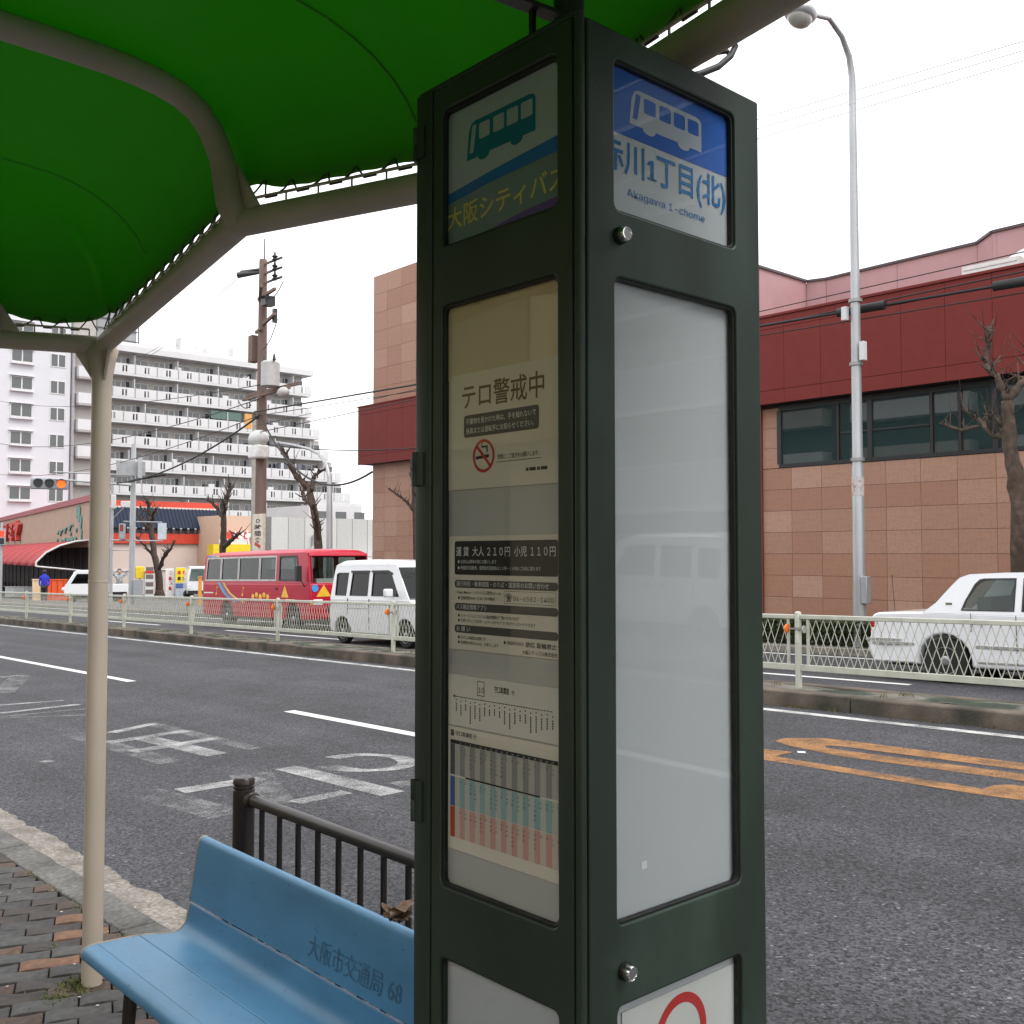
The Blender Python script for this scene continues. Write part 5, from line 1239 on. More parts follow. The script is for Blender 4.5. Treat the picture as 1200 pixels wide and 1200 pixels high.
for k in range(8):                                       # lit shop ceiling tubes seen through the glass
    o = sm_box('ceiling_tube', 1.5 + k * 1.4, 2.4 + k * 1.4, 1.55 - .2 * (k % 2), 1.63 - .2 * (k % 2), -1.15, -1.05, M('tube_light', (.9, .9, .8), .5, emit=((1, .95, .8), 1.2)))
for k in range(int(LAB / 3)):
    sm_box('shop_pane', .95 + k * 3, 3.85 + k * 3, gA + .3, 2.08, -.10, -.06, M('shop_window_dark', (.035, .027, .024), .6, var=.5, scale=2, spec=.1))
    sm_box('shop_mullion', .86 + k * 3, .95 + k * 3, gA - .3, 2.09, -.15, .0, FRAME_B)
# curved awning
prof = [(0, 2.6), (.9, 2.5), (1.9, 2.2), (2.8, 1.7), (3.4, 1.05), (3.42, .75)]
for i in range(14):
    s0, s1 = 1.0 + i * 4.0, 1.0 + (i + 1) * 4.0 - .03; mb = MB()
    for o, z in prof: mb.v += [SM(s0, z, o), SM(s1, z, o)]
    mb.f = [(2*k, 2*k+2, 2*k+3, 2*k+1) for k in range(len(prof) - 1)]
    ob = obj('awning_panel', mb, MRED, sm, smooth='all'); md = ob.modifiers.new('t', 'SOLIDIFY'); md.thickness = .04
obj('awning_strut', MB().tube([SM(1.05, .4, .1), SM(1.05, .75, 3.4)], .05, 6), AFR, sm); obj('awning_edge', MB().tube([SM(1.0, z, o) for o, z in prof], .06, 6), AFR, sm)
RLET = M('letter_red', (.50, .055, .04), .5)
for i, ch in enumerate('コノミヤ'[::-1]):
    mb = text_mb(ch, 2.2, .05); s_ = 35.2 + i * 4.3
    front = [SM(s_ + 3.7 - v[0] * 1.65, 3.15 + v[1], .45) for v in mb.v]
    n_ = len(mb.v); m2 = MB(); m2.v = front + [SM(s_ + 3.7 - v[0] * 1.65, 3.15 + v[1], .05) for v in mb.v]
    m2.f = list(mb.f) + [tuple(i_ + n_ for i_ in f) for f in mb.f]
    from collections import Counter
    ec = Counter(tuple(sorted((f[k], f[(k + 1) % len(f)]))) for f in mb.f for k in range(len(f)))
    m2.f += [(a, b, b + n_, a + n_) for (a, b), c_ in ec.items() if c_ == 1]
    obj('sign_letter', m2, RLET, sm, fix=False)
TEALM = M('motif_teal', (.10, .26, .23), .6)
rq = random.Random(3)
leafs = [(6.0, 4.6, .55, 1.1), (5.2, 3.9, .35, 1.0), (6.7, 4.7, .3, .8), (4.9, 3.0, .2, .8), (7.4, 2.75, .5, .3), (8.6, 2.7, .6, .35), (10.2, 2.65, .8, .35), (11.8, 2.75, .4, .25), (9.4, 3.15, .35, .25), (13.4, 2.6, .5, .3), (15.5, 2.75, .3, .25), (7.0, 3.4, .3, .3)]
for s_, z, w, h in leafs:
    s_ -= 1.3
    pts = [(s_ + w * math.cos(t) * (1 + .3 * math.sin(3 * t)), z + h * .6 * math.sin(t)) for t in [2 * math.pi * k / 10 for k in range(10)]]
    obj('motif_leaf', MB().prism(pts, lambda a, b: SM(a, b, .03), lambda a, b: SM(a, b, .09)), TEALM, sm)
obj('motif_script', MB().tube([SM(7 + k * .7, 3.75 - k * .05 + .25 * math.sin(k * 2.2), .06) for k in range(11)], .06, 5), TEALM, sm)

# ================================================================ NAVY AND RED SHOP
NX = -78.0
ns = thing('navy_red_shop', (NX, 33, gz(NX)), 'low shop with navy tiled roof front and bright red fascia bands', 'shop')
NVY = M('roof_navy', (.022, .032, .055), .7, var=.06, scale=2, spec=.2); NRED = M('fascia_red', (.58, .055, .028), .5); NPK = M('wall_cream_pink', (.68, .56, .50), .8, var=.04, scale=.8)
obj('wall', MB().box((NX - 3, 29.0, gz(NX) - .4), (NX, 38.35, 2.4)), NPK, ns); obj('upper_wall', MB().box((NX - 3, 29.0, 2.401), (NX - .5, 38.33, 5.3)), NPK, ns)
obj('red_fascia', MB().box((NX - .4, 28.98, 2.42), (NX + .25, 38.37, 3.2)), NRED, ns); obj('top_red_strip', MB().box((NX - 1.2, 28.98, 5.25), (NX - .55, 38.35, 5.75)), NRED, ns)
obj('roof_front', MB().add([(NX + .5, 28.98, 3.62), (NX + .5, 38.38, 3.62), (NX - .54, 38.38, 5.24), (NX - .54, 28.98, 5.24)], [(0, 1, 2, 3)]), NVY, ns)
for k in range(31): obj('roof_rib', MB().bar((NX + .52, 29.1 + k * .3, 3.64), (NX - .52, 29.1 + k * .3, 5.25), .04, .05), NVY, ns)
for k in range(15): obj('eave_bracket', MB().bar((NX + .1, 29.4 + k * .6, 3.2), (NX + .6, 29.2 + k * .6, 3.6), .16, .1), M('bracket_grey', (.30, .31, .33), .6), ns)
obj('eave_shadow', MB().box((NX - .3, 29.0, 3.21), (NX + .1, 38.35, 3.6)), M('eave_shade_grey', (.10, .105, .115), .6), ns)  # dark strip behind the brackets, colours in the shade under the eave
obj('wall_pipe', MB().tube([(NX + .06, 29.5, .35), (NX + .06, 36.5, .35)], .04, 5), AFR, ns)
# beige shop with red sign further right
bs = thing('beige_shop', (-74, 41, gz(-74)), 'beige shop front with red sign board over a yellow canopy', 'shop')
c0, c1 = on_x(258, 625, -74), on_x(322, 625, -74)
obj('wall', MB().box((-83, c0.y, gz(-74) - .4), (-74, c1.y, 4.6)), M('wall_peach', (.62, .44, .33), .8, var=.05), bs)
r0, r1 = on_x(262, 623, -73.6), on_x(300, 645, -73.6)
sb_ = obj('sign_board', MB().box((-73.9, r0.y, r1.z), (-73.6, r1.y, r0.z)), NRED, bs)
mb = text_mb('ノミヤ', 1.35, .06, width=(r1.y - r0.y) * .72)
obj('sign_lettering', xform(mb, lambda x, y, z: (-73.57, r0.y + .45 + x, r1.z + .45 + y)), WHITE, sb_, fix=False)
y0_, y1_ = on_x(250, 646, -73), on_x(298, 641, -73)
obj('canopy', MB().box((-74, y0_.y, y0_.z - .3), (-73, y1_.y, y1_.z + .2)), M('canopy_yellow', (.80, .58, .02), .5), bs)
obj('canopy_top', MB().box((-74.2, y0_.y + 1, y1_.z + .201), (-73.2, y1_.y - .5, y1_.z + .6)), AFR, bs)
# grey panel building right of the pole
gp = thing('grey_panel_building', (-62, 47, gz(-62)), 'plain pale grey panel building behind the bare tree', 'building')
g0, g1, gt = on_x(318, 606, -62), on_x(446, 612, -62), on_x(380, 607, -62).z
obj('wall', MB().box((-63, g0.y, gz(-62) - .4), (-62.04, g1.y + 4, gt - .01)), M('panel_joint', (.25, .25, .24), .8), gp)
npn = 10; pw_ = (g1.y + 4 - g0.y) / npn
gm = [M('panel_grey_%d' % i, (.46 + .03 * i, .455 + .03 * i, .44 + .03 * i), .7, var=.05) for i in range(3)]
for k in range(npn):
    for z0, z1 in ((gz(-62) - .3, 1.4), (1.42, gt)): obj('wall_panel', MB().box((-62.03, g0.y + k * pw_ + .02, z0), (-62, g0.y + (k + 1) * pw_ - .02, z1 - .02)), gm[rq.randrange(3)], gp)
obj('duct', MB().tube([(-61.8, g0.y + 3.2, gt - 1.2), (-61.8, g0.y + 3.2, gt - 2.0), (-61.8, g0.y + 2.4, gt - 2.9)], .13, 7), M('duct_grey', (.4, .4, .39), .5), gp)
obj('canopy', MB().box((-62, g1.y - 2.6, .9), (-60.6, g1.y + 1, 1.12)), AFR, gp)
wbk = thing('white_house', (-80, 60, gz(-80)), 'small white house behind the grey panel building', 'house')
h0, h1 = on_x(362, 592, -80), on_x(424, 592, -80)
obj('wall', MB().box((-90, h0.y, gz(-80) - .4), (-80, h1.y, h0.z)), AW, wbk); obj('roof_rail', MB().box((-80.2, h0.y, h0.z + .001), (-80, h1.y, h0.z + .3)), AFR, wbk)
for k in range(3): obj('window', MB().box((-80, h0.y + .8 + k * 2.0, h0.z - 1.5), (-79.95, h0.y + 1.9 + k * 2.0, h0.z - .5)), AWIN, wbk)
# ================================================================ UTILITY POLE, LAMPS, SIGNALS
POLE_B = M('pole_brown', (.17, .115, .095), .8, var=.15, scale=3, stretch=(1, 1, .2)); GALV = M('galvanised', (.42, .43, .44), .45, .5, var=.12, scale=4, stretch=(1, 1, .3))
INS = M('insulator_dark', (.03, .03, .032), .4); WIRE = M('wire_black', (.012, .012, .013), .6); TRF = M('transformer_grey', (.45, .45, .44), .5, var=.06)
def wire_pts(a, b, sag, n=16): a = Vector(a); b = Vector(b); return [a.lerp(b, i / n) - Vector((0, 0, sag * 4 * (i / n) * (1 - i / n))) for i in range(n + 1)]
ux, uy = on_y(305, 645, 18.2).x, 18.2
up = thing('utility_pole', (ux, uy, gz(ux)), 'tall brown utility pole with transformer and crossarms above the minibus', 'utility pole')
obj('pole', MB().lathe([(.21, gz(ux) - .1), (.20, 4), (.17, 9), (.145, 12.4), (.12, 12.45)], (ux, uy, 0), n=18), POLE_B, up, smooth=True)
obj('top_rod', MB().tube([(ux + .1, uy, 12.3), (ux + .1, uy, 13.2)], .03, 6), POLE_B, up)
def pz(py): return on_y(305, py, uy).z
def px_x(px, py): return on_y(px, py, uy).x
for y, xr in ((312, 318), (323, 318), (334, 318)):
    z = pz(y); xe = px_x(xr, y)
    obj('pin_arm', MB().bar((ux, uy, z), (xe, uy, z), .07, .07), POLE_B, up)
    obj('insulator', MB().lathe([(.05, 0), (.11, .06), (.06, .12), (.12, .18), (.05, .24), (.03, .34)], (px_x(322, y), uy, z - .05), n=12).tube([(xe, uy, z), (px_x(330, y), uy, z - .02)], .045, 6), INS, up, smooth=True)
for k, (x_, y_) in enumerate(((292, 322), (296, 326))):
    p = on_y(x_, y_, uy); obj('insulator', MB().tube([(ux - .1, uy, pz(y_ - 6)), (p.x, uy - .3 - .3 * k, p.z)], [.05, .12], 8), INS, up, smooth=True)
for y, xl, xr, dy in ((350, 303, 331, .3), (352, 304, 342, 1.2), (383, 305, 328, .2), (388, 300, 312, .2), (460, 290, 350, 0), (464, 285, 345, .2)):
    z = pz(y); obj('crossarm', MB().bar((px_x(xl, y), uy, z), (px_x(xr, y), uy - dy, z + (.2 if y == 383 else -.12 if dy > 1 else 0)), .10, .10), POLE_B, up)
obj('switch_box', MB().cbox((px_x(317, 358), uy - .1, pz(358)), (.35, .4, .35)).cbox((px_x(322, 374), uy, pz(376)), (.14, .14, .5)), INS, up)
obj('conduit_box', MB().cbox((px_x(300, 408), uy - .1, pz(408)), (.32, .3, 1.0)), POLE_B, up, bevel=.02)
tz = pz(445)
tr = obj('transformer', MB().lathe([(.26, -.48), (.33, -.45), (.33, .38), (.26, .44), (.1, .48)], (px_x(327, 445), uy - .35, tz), n=20), TRF, up, smooth=True)
obj('bushing', MB().lathe([(.03, 0), (.07, .05), (.03, .25)], (px_x(321, 436), uy - .4, tz + .40), n=10), INS, tr); obj('bushing', MB().lathe([(.03, 0), (.07, .05), (.03, .25)], (px_x(333, 436), uy - .4, tz + .40), n=10), INS, tr)
obj('lamp_pod', MB().sphere((px_x(341, 467), uy - .3, pz(469)), .24, 12, (1.2, .8, .8)), TRF, up, smooth='all')
for y0, x0, y1, x1 in ((330, 338, 350, 320), (375, 331, 410, 314), (410, 312, 436, 322), (440, 297, 432, 288), (475, 300, 470, 285)):
    a, b = on_y(x0, y0, uy), on_y(x1, y1, uy); obj('jumper_wire', MB().tube(wire_pts((a.x, uy - .2, a.z), (b.x, uy - .2, b.z), .2), .02, 5), INS, up, smooth='all')
sg = obj('vertical_sign', MB().box((px_x(306.5, 620), uy - .36, pz(648)), (px_x(319, 620), uy - .26, pz(603))), M('sign_cream', (.66, .60, .50), .6), up); sg['label'] = 'cream vertical sign with black lettering on the pole'
sw = px_x(319, 620) - px_x(306.5, 620); xm = (px_x(319, 620) + px_x(306.5, 620)) / 2
for i, ch in enumerate('０時間食'):
    mb = text_mb(ch, .20, .02, 'CENTER'); zz = pz(613.5 + i * 7.3)
    obj('sign_lettering', xform(mb, lambda x, y, z: (xm + x * sw * 3.2, uy - .366, zz + y)), BLACK, sg, fix=False)
obj('sign_mark', MB().bar((xm - sw * .25, uy - .37, pz(637)), (xm + sw * .25, uy - .37, pz(641)), .01, .12), RED, sg)
# second grey pole beside it
g2 = thing('concrete_pole', (px_x(298, 640) - .3, 19.0, gz(ux)), 'slim grey concrete pole just left of the brown utility pole', 'pole')
q = on_y(299, 560, 19.0)
obj('shaft', MB().lathe([(.16, gz(ux) - .1), (.13, q.z + 2.2), (.11, q.z + 2.25)], (q.x, 19.0, 0), n=14), M('pole_concrete', (.36, .34, .31), .85), g2, smooth=True)
# street lamp with arm on the left
sl_p = [on_y(x, y, 18.0) for x, y in ((386, 650), (386, 600), (386, 560), (383, 545), (374, 532), (362, 526), (345, 522), (322, 518))]
sl = thing('street_lamp', (sl_p[0].x, 18.0, gz(sl_p[0].x)), 'silver street lamp curving over the road beside the brown pole', 'street lamp', 'street lamps across the road')
obj('pole', MB().tube([(sl_p[0].x, 18.0, gz(sl_p[0].x) - .05)] + [tuple(p) for p in sl_p], [.11] + [.10] * 2 + [.075, .06] + [.05] * 4, 12), GALV, sl, smooth=True)
hd = on_y(303, 517, 18.0)
obj('lamp_head', MB().sphere((hd.x, 18.0, hd.z + .1), .42, 16, (1.15, .8, .75)), RWH, sl, smooth='all'); obj('lamp_lens', MB().cbox((hd.x, 18.0, hd.z - .40), (.75, .5, .5)), M('lens_white', (.7, .7, .68), .3), sl, bevel=.08, seg=3)
# tall street lamp on the right
lx = on_y(1003, 400, 17.6).x
rl_ = thing('street_lamp', (lx, 17.6, gz(lx)), 'tall silver street lamp in front of the red banded building', 'street lamp', 'street lamps across the road')
topz = on_y(996, 62, 17.6).z; hp = on_x(938, 16, lx)
obj('pole', MB().lathe([(.125, gz(lx) - .05), (.12, .9), (.115, 1.0), (.108, 3.2), (.097, 3.25), (.092, 5), (.072, topz - 1.5), (.066, topz - 1.0)], (lx, 17.6, 0), n=18), GALV, rl_, smooth=True)
armp = [(lx, 17.6, topz - 1.02), (lx, 17.6, topz - .5), (lx, 17.5, topz - .12), (lx, 17.25, topz + .18), (lx, 16.8, topz + .37), (lx, hp.y + .3, hp.z + .1)]
obj('arm', MB().tube(armp, [.07, .065, .058, .05, .045, .04], 12), GALV, rl_, smooth=True)
hd2 = obj('lamp_head', MB().sphere((lx, hp.y, hp.z), .30, 18, (.85, 1.25, .55)), GALV, rl_, smooth='all')
obj('lens', MB().sphere((lx, hp.y - .02, hp.z - .07), .25, 18, (.8, 1.15, .75)), M('lens_grey', (.45, .45, .42), .15), hd2, smooth='all')
for z in (5.1, 6.3, 3.3): obj('pole_band', MB().lathe([(.125, z), (.125, z + .06)], (lx, 17.6, 0), n=16), M('galv2', (.3, .3, .3), .5, .5), rl_)
obj('junction_box', MB().cbox((lx + .17, 17.55, 5.35), (.09, .12, .35)).cbox((lx - .16, 17.5, 6.1), (.1, .1, .25)), RWH, rl_)
obj('base_box', MB().cbox((lx + .16, 17.55, .9), (.12, .16, .5)), GALV, rl_, bevel=.01)
obj('sticker', MB().lathe([(.1125, 2.65), (.1125, 3.0)], (lx, 17.6, 0), n=18), M('sticker_white', (.50, .48, .47), .6, col2=(.40, .28, .26), fac2=(.52, .6), scale2=14), rl_, smooth=True)

# traffic signals at the junction
SGB = M('signal_grey', (.30, .32, .34), .5); LOFF = M('lens_off', (.02, .02, .02), .3); LAMB = M('lens_lit_amber', (.9, .15, .01), .4, emit=((1, .13, .008), .75)); LRED = M('lens_lit_red', (.9, .05, .02), .4, emit=((1, .03, .015), .7))
sp = at_d(155, 640, 50); sp_g = gz(sp.x)
ts = thing('traffic_signal', (sp.x, sp.y, sp_g), 'grey signal mast with lit amber light on its long arm', 'traffic light')
mt = at_d(155, 520, 50)
obj('mast', MB().lathe([(.15, sp_g - .1), (.14, 3), (.11, mt.z)], (sp.x, sp.y, 0), n=14), GALV, ts, smooth=True)
sgl = at_d(58, 567, 50); am = at_d(155, 569, 50)
obj('arm', MB().tube([(am.x, am.y, am.z), (sgl.x, sgl.y, sgl.z + .25)], .05, 8), GALV, ts, smooth=True); obj('arm', MB().tube([(am.x, am.y, am.z + .5), (sgl.x + .6, sgl.y, sgl.z + .55)], .035, 8), GALV, ts, smooth=True)
right = Vector((math.cos(YAW), math.sin(YAW), 0)); tocam = (Vector((0, 0, 0)) - Vector((sgl.x, sgl.y, 0))).normalized(); rside = Vector((-tocam.y, tocam.x, 0))
if rside.dot(right) < 0: rside = -rside
def sgp(c, r_, t_, z_): p = Vector(c) + rside * r_ + tocam * t_; return (p.x, p.y, p.z + z_)
def sbox(c, r0, r1, t0, t1, z0, z1): return MB().add([sgp(c, r, t, z) for z in (z0, z1) for r, t in ((r0, t0), (r1, t0), (r1, t1), (r0, t1))], [(3, 2, 1, 0), (4, 5, 6, 7), (0, 1, 5, 4), (1, 2, 6, 5), (2, 3, 7, 6), (3, 0, 4, 7)])
hs = obj('signal_head', sbox(sgl, -.85, .85, -.12, .12, -.27, .27), SGB, ts, bevel=.06)
for r_, m_ in ((-.50, LOFF), (0, LOFF), (.52, LAMB)):
    mb = MB(); mb.v = [sgp(sgl, r_ + .2 * math.cos(a), .135, .2 * math.sin(a)) for a in [2 * math.pi * k / 20 for k in range(20)]]; mb.f = [tuple(range(20))]
    obj('lens', mb, m_, hs); ang_ = [R(10 + 160 * k / 10) for k in range(11)]
    mb = MB(); mb.v = [sgp(sgl, r_ + .235 * math.cos(a), t_, .235 * math.sin(a)) for t_ in (.12, .40) for a in ang_]; mb.f = [(k, k + 1, k + 12, k + 11) for k in range(10)]
    obj('visor', mb, SGB, hs)
bp_ = at_d(154, 549, 49.8); obj('sign_back', sbox(bp_, -.68, .64, -.02, .02, -.35, .35), M('sign_back_grey', (.36, .37, .38), .5, .3), ts)
b1 = at_d(165, 561, 50); b2 = at_d(195, 556, 50); obj('cable_sleeve', MB().tube([tuple(at_d(152, 564, 50)), tuple(b1), tuple(b2)], .06, 6), WIRE, ts); obj('camera_box', sbox(at_d(164, 548, 49.7), -.1, .1, -.1, .1, -.5, .5), GALV, ts)
obj('control_box', sbox(at_d(161, 688, 49.8), -.2, .25, -.2, .2, -.6, .35), SGB, ts); obj('side_sign', sbox(at_d(190, 622, 49.8), -.2, .2, -.03, .03, -.42, .38), M('sign_pale', (.5, .55, .6), .5), ts)
obj('sign_arm', MB().tube([tuple(at_d(130, 633, 50)), tuple(at_d(190, 634, 50))], .04, 6), GALV, ts); obj('sign_arm', MB().tube([tuple(at_d(145, 611, 50)), tuple(at_d(190, 612, 50))], .03, 6), GALV, ts)
pc = at_d(143, 622, 49.9); ph = obj('walk_signal', sbox(pc, -.14, .16, -.1, .1, -.42, .35), SGB, ts, bevel=.03)
obj('walk_lens', sbox(pc, -.11, .05, .10, .11, -.02, .30), M('lens_dim_red', (.25, .03, .03), .4), ph)
p2 = thing('signal_post', tuple(at_d(132, 640, 52).xy) + (gz(-48),), 'thin grey post with small signals right of the shelter column', 'traffic light')
p2p = at_d(132, 560, 52)
obj('post', MB().lathe([(.09, gz(-48) - .2), (.07, p2p.z)], (p2p.x, p2p.y, 0), n=12), GALV, p2, smooth=True)
obj('small_signal', sbox(at_d(147, 591, 51.9), -.22, .22, -.1, .12, -.16, .16), RWH, p2, bevel=.03); obj('small_signal', sbox(at_d(133, 588, 51.9), -.12, .12, -.1, .1, -.35, .35), RWH, p2, bevel=.03)
obj('brace', MB().tube([tuple(at_d(133, 607, 52)), tuple(at_d(146, 594, 52))], .025, 5), GALV, p2); obj('brace', MB().tube([tuple(at_d(131, 645, 52)), tuple(at_d(153, 645, 51))], .025, 5), GALV, p2)
pl = at_d(2, 632, 60); pw2 = thing('pedestrian_signal', (pl.x, pl.y, gz(pl.x)), 'pedestrian signal with lit red figure at the left edge', 'traffic light')
obj('post', MB().lathe([(.09, gz(pl.x) - .1), (.07, pl.z + 1)], (pl.x, pl.y, 0), n=10), GALV, pw2, smooth=True)
hh_ = obj('signal_head', sbox(pl, -.3, .22, .09, .3, -.35, .62), SGB, pw2, bevel=.03); obj('red_lens', sbox(pl, -.2, .14, .30, .31, .14, .5), LRED, hh_); obj('green_lens', sbox(pl, -.2, .14, .30, .31, -.28, .06), LOFF, hh_)

# ================================================================ OVERHEAD WIRES
def cable(name, a, b, sag, r, label, sleeves=()):
    pts = wire_pts(a, b, sag, 24); o = obj(name, MB().tube(pts, r, 6), WIRE, None, smooth='all', base=tuple(pts[12])); tag(o, label, 'cable', 'overhead cables')
    for t0, t1, rr in sleeves:
        sp_ = [Vector(a).lerp(Vector(b), t0 + (t1 - t0) * k / 5) - Vector((0, 0, sag * 4 * (t0 + (t1 - t0) * k / 5) * (1 - t0 - (t1 - t0) * k / 5))) for k in range(6)]
        s_ = obj('cable_sleeve', MB().tube(sp_, rr, 10), WIRE, o, smooth=True)
    return o
nms = ['highest', 'middle', 'lowest']
for k, y in enumerate((312, 323, 334)):
    z = pz(y) - .02; xe = px_x(330, y); e = on_y(1115 + (0, 45, 85)[k], (62, 55, 62)[k], uy)
    b = (e.x + 9.0, uy, e.z + (e.z - z) * 9 / (xe - e.x) * -1 * 0 + .15)
    e = on_y(1000, (104, 115, 127)[k], uy); ze = z + (e.z - z) * (9 - xe) / (e.x - xe)
    cable('power_wire', (xe, uy, z), (9, uy, ze), .05, .0065, '%s of the three power wires running right from the utility pole' % nms[k])
for k, (y, ly) in enumerate(((322, 390), (326, 398))):
    q = on_y(292, y, uy); e = at_d(150 - 6 * k, ly + 30, 95)
    cable('power_wire', (q.x, uy - .4, q.z), (e.x, e.y, e.z), .8, .013, ('upper' if k == 0 else 'lower') + ' wire descending left from the utility pole towards the tower')
la, lb_ = on_y(891, 446, 17.9), on_y(1200, 391, 17.9)
def along(px0, px1): return [(on_y(p, 0, 17.9).x - ux) / (12 - ux) for p in (px0, px1)]
zc = lambda x: la.z + (lb_.z - la.z) * (x - la.x) / (lb_.x - la.x)
cable('telephone_cable', (ux, 17.9, pz(484)), (12, 17.9, zc(12)), .0, .028, 'thick black telephone cable with sleeves crossing the red band', [tuple(along(977, 1032)) + (.085,), tuple(along(1158, 1225)) + (.085,)])
cable('telephone_cable', (ux, 17.95, pz(484) - .15), (12, 17.95, zc(12) - .12), .05, .012, 'thin cable hanging just under the thick sleeved cable')
la2, lb2 = on_y(891, 383, 17.9), on_y(1200, 318, 17.9); zc2 = lambda x: la2.z + (lb2.z - la2.z) * (x - la2.x) / (lb2.x - la2.x)
cable('service_wire', (ux, 17.9, zc2(ux)), (12, 17.9, zc2(12)), .0, .014, 'dark service wire along the top of the red band')
la3, lb3 = on_y(891, 365, 17.9), on_y(1200, 295, 17.9); zc3 = lambda x: la3.z + (lb3.z - la3.z) * (x - la3.x) / (lb3.x - la3.x)
cable('service_wire', (ux, 17.9, zc3(ux)), (12, 17.9, zc3(12)), .0, .010, 'thin service wire in front of the pink upper wall')
j = on_y(312, 487, uy)
for px_, py_, d, sg_, r_, lb3_ in ((436, 553, 27, 1.2, .03, 'sagging black cable dropping right from the pole to the office wall'), (137, 566, 50, .5, .035, 'black cable from the pole to the traffic signal mast'),
        (0, 520, 70, .8, .018, 'long cable crossing in front of the white block, uppermost'), (0, 556, 70, .8, .016, 'cable crossing low in front of the white block'), (0, 470, 80, .6, .016, 'cable running from the pole past the balconies to the left edge')):
    e = at_d(px_, py_, d); st = (j.x, uy - .25, j.z + (0 if py_ > 540 else .6 if py_ > 500 else 1.1)); cable('service_wire', st, tuple(e), sg_, r_, lb3_)
e = at_d(488, 525, 32); cable('service_wire', (ux, uy, pz(520)), tuple(e), .15, .02, 'cable from the pole to the left end of the red band')

# ================================================================ BARE PRUNED STREET TREES
BARK = M('bark_brown', (.055, .037, .027), .9, var=.3, scale=10, bump=.9, bscale=25, col2=(.095, .067, .05), fac2=(.45, .65), scale2=6)
BARK2 = M('bark_dark', (.05, .035, .028), .9, var=.3, scale=9, bump=.9, bscale=25)
def limb(mb, pts, r0, r1, rnd, knob=.35, n=9, jit=.18):
    P = [Vector(p) for p in pts]; fine = []
    for i in range(len(P) - 1):
        for k in range(4): fine.append(P[i].lerp(P[i + 1], k / 4) + Vector((rnd.gauss(0, r0 * jit), rnd.gauss(0, r0 * jit), rnd.gauss(0, r0 * jit * .6))) * (0 if i == 0 and k == 0 else 1))
    fine.append(P[-1]); m = len(fine)
    rs = [(r0 + (r1 - r0) * i / (m - 1)) * (1 + (rnd.uniform(-.1, knob) if i % 3 == 2 else rnd.uniform(-.08, .08))) for i in range(m)]
    mb.tube(fine, rs, n); return fine
def bare_tree(name, label, trunk_px, limbs_px, y, r0, bark, seed, sc_out=1.0, twig=.4):
    rnd = random.Random(seed); b = on_y(*trunk_px[0], y); base = (b.x, y, gz(b.x)); t = thing(name, base, label, 'tree', 'pruned bare street trees')
    mb = MB(); P = [base] + [tuple(on_y(px, py, y)) for px, py in trunk_px]; ptr = limb(mb, P, r0, r0 * .62, rnd, .10, 14, .06)
    mb.lathe([(r0 * 1.5, -.05), (r0 * 1.25, .12), (r0 * 1.02, .4)], base, n=12)
    obj('trunk', mb, bark, t, smooth='all')
    for lp in limbs_px:
        ll, ra_ = lp[:-1], lp[-1]; mb = MB(); dep = rnd.uniform(-.9, .9)
        pts = [on_y(px, py, y) + Vector((0, dep * (k / max(1, len(ll) - 1)) * .8, 0)) for k, (px, py) in enumerate(ll)]
        f = limb(mb, pts, ra_, ra_ * .5, rnd, .55)
        mb.sphere(f[-1], ra_ * .75, 7)
        for k in range(2, len(f), 1):                     # stubs and knuckles left by pruning
            d = Vector((rnd.gauss(0, 1), rnd.gauss(0, 1), abs(rnd.gauss(.5, .7)))).normalized(); L = ra_ * rnd.uniform(1.2, 3.0) * (1 + twig)
            q = f[k] + d * L * .5 + Vector((0, 0, L * .1)); e = f[k] + d * L + Vector((0, 0, L * .35))
            mb.tube([f[k], q, e], [ra_ * .42, ra_ * .28, ra_ * .16], 6); mb.sphere(f[k] + d * L * .2, ra_ * .5, 6)
            if rnd.random() < twig: mb.tube([e, e + d * L * .9 + Vector((rnd.gauss(0, L * .3), 0, L * .8))], [ra_ * .12, ra_ * .05], 5)
        obj('branch', mb, bark, t, smooth='all')
    return t
bare_tree('street_tree', 'thick pruned bare tree at the right edge before the office building', [(1194, 690), (1196, 600), (1190, 560), (1184, 525), (1181, 470)], [
    ((1181, 470), (1174, 455), (1164, 440), (1154, 432), (1150, 418), (1149, 400), (1151, 382), .062), ((1181, 470), (1188, 450), (1196, 430), (1204, 415), .07),
    ((1185, 520), (1172, 510), (1158, 510), (1146, 500), (1135, 490), (1124, 484), (1109, 475), .05), ((1183, 512), (1176, 498), (1166, 488), (1157, 486), .038), ((1146, 500), (1134, 506), (1122, 500), .035)], 17.9, .17, BARK, 31, twig=.8)
bare_tree('street_tree', 'bare pruned tree with forked limbs behind the red minibus', [(374, 700), (373, 640), (371, 612), (366, 590), (362, 572)], [
    ((362, 572), (356, 562), (353, 552), (353, 540), (352, 528), .10), ((366, 590), (352, 585), (345, 578), (341, 570), .09), ((366, 575), (361, 562), (363, 552), (368, 560 - 12), .07), ((373, 635), (378, 618), (384, 603), (388, 592), .08)], 18.6, .17, BARK, 32)
bare_tree('street_tree', 'bare dark tree in front of the navy shop, left of the minibus roof', [(262, 690), (261, 640), (262, 620), (262, 600), (262, 585)], [
    ((262, 600), (262, 585), (263, 575), (262, 570), .12), ((262, 608), (254, 596), (247, 588), (243, 586), .10), ((263, 600), (270, 592), (276, 588), .09), ((263, 640), (270, 632), (276, 625), .12)], 22.5, .18, BARK2, 33)
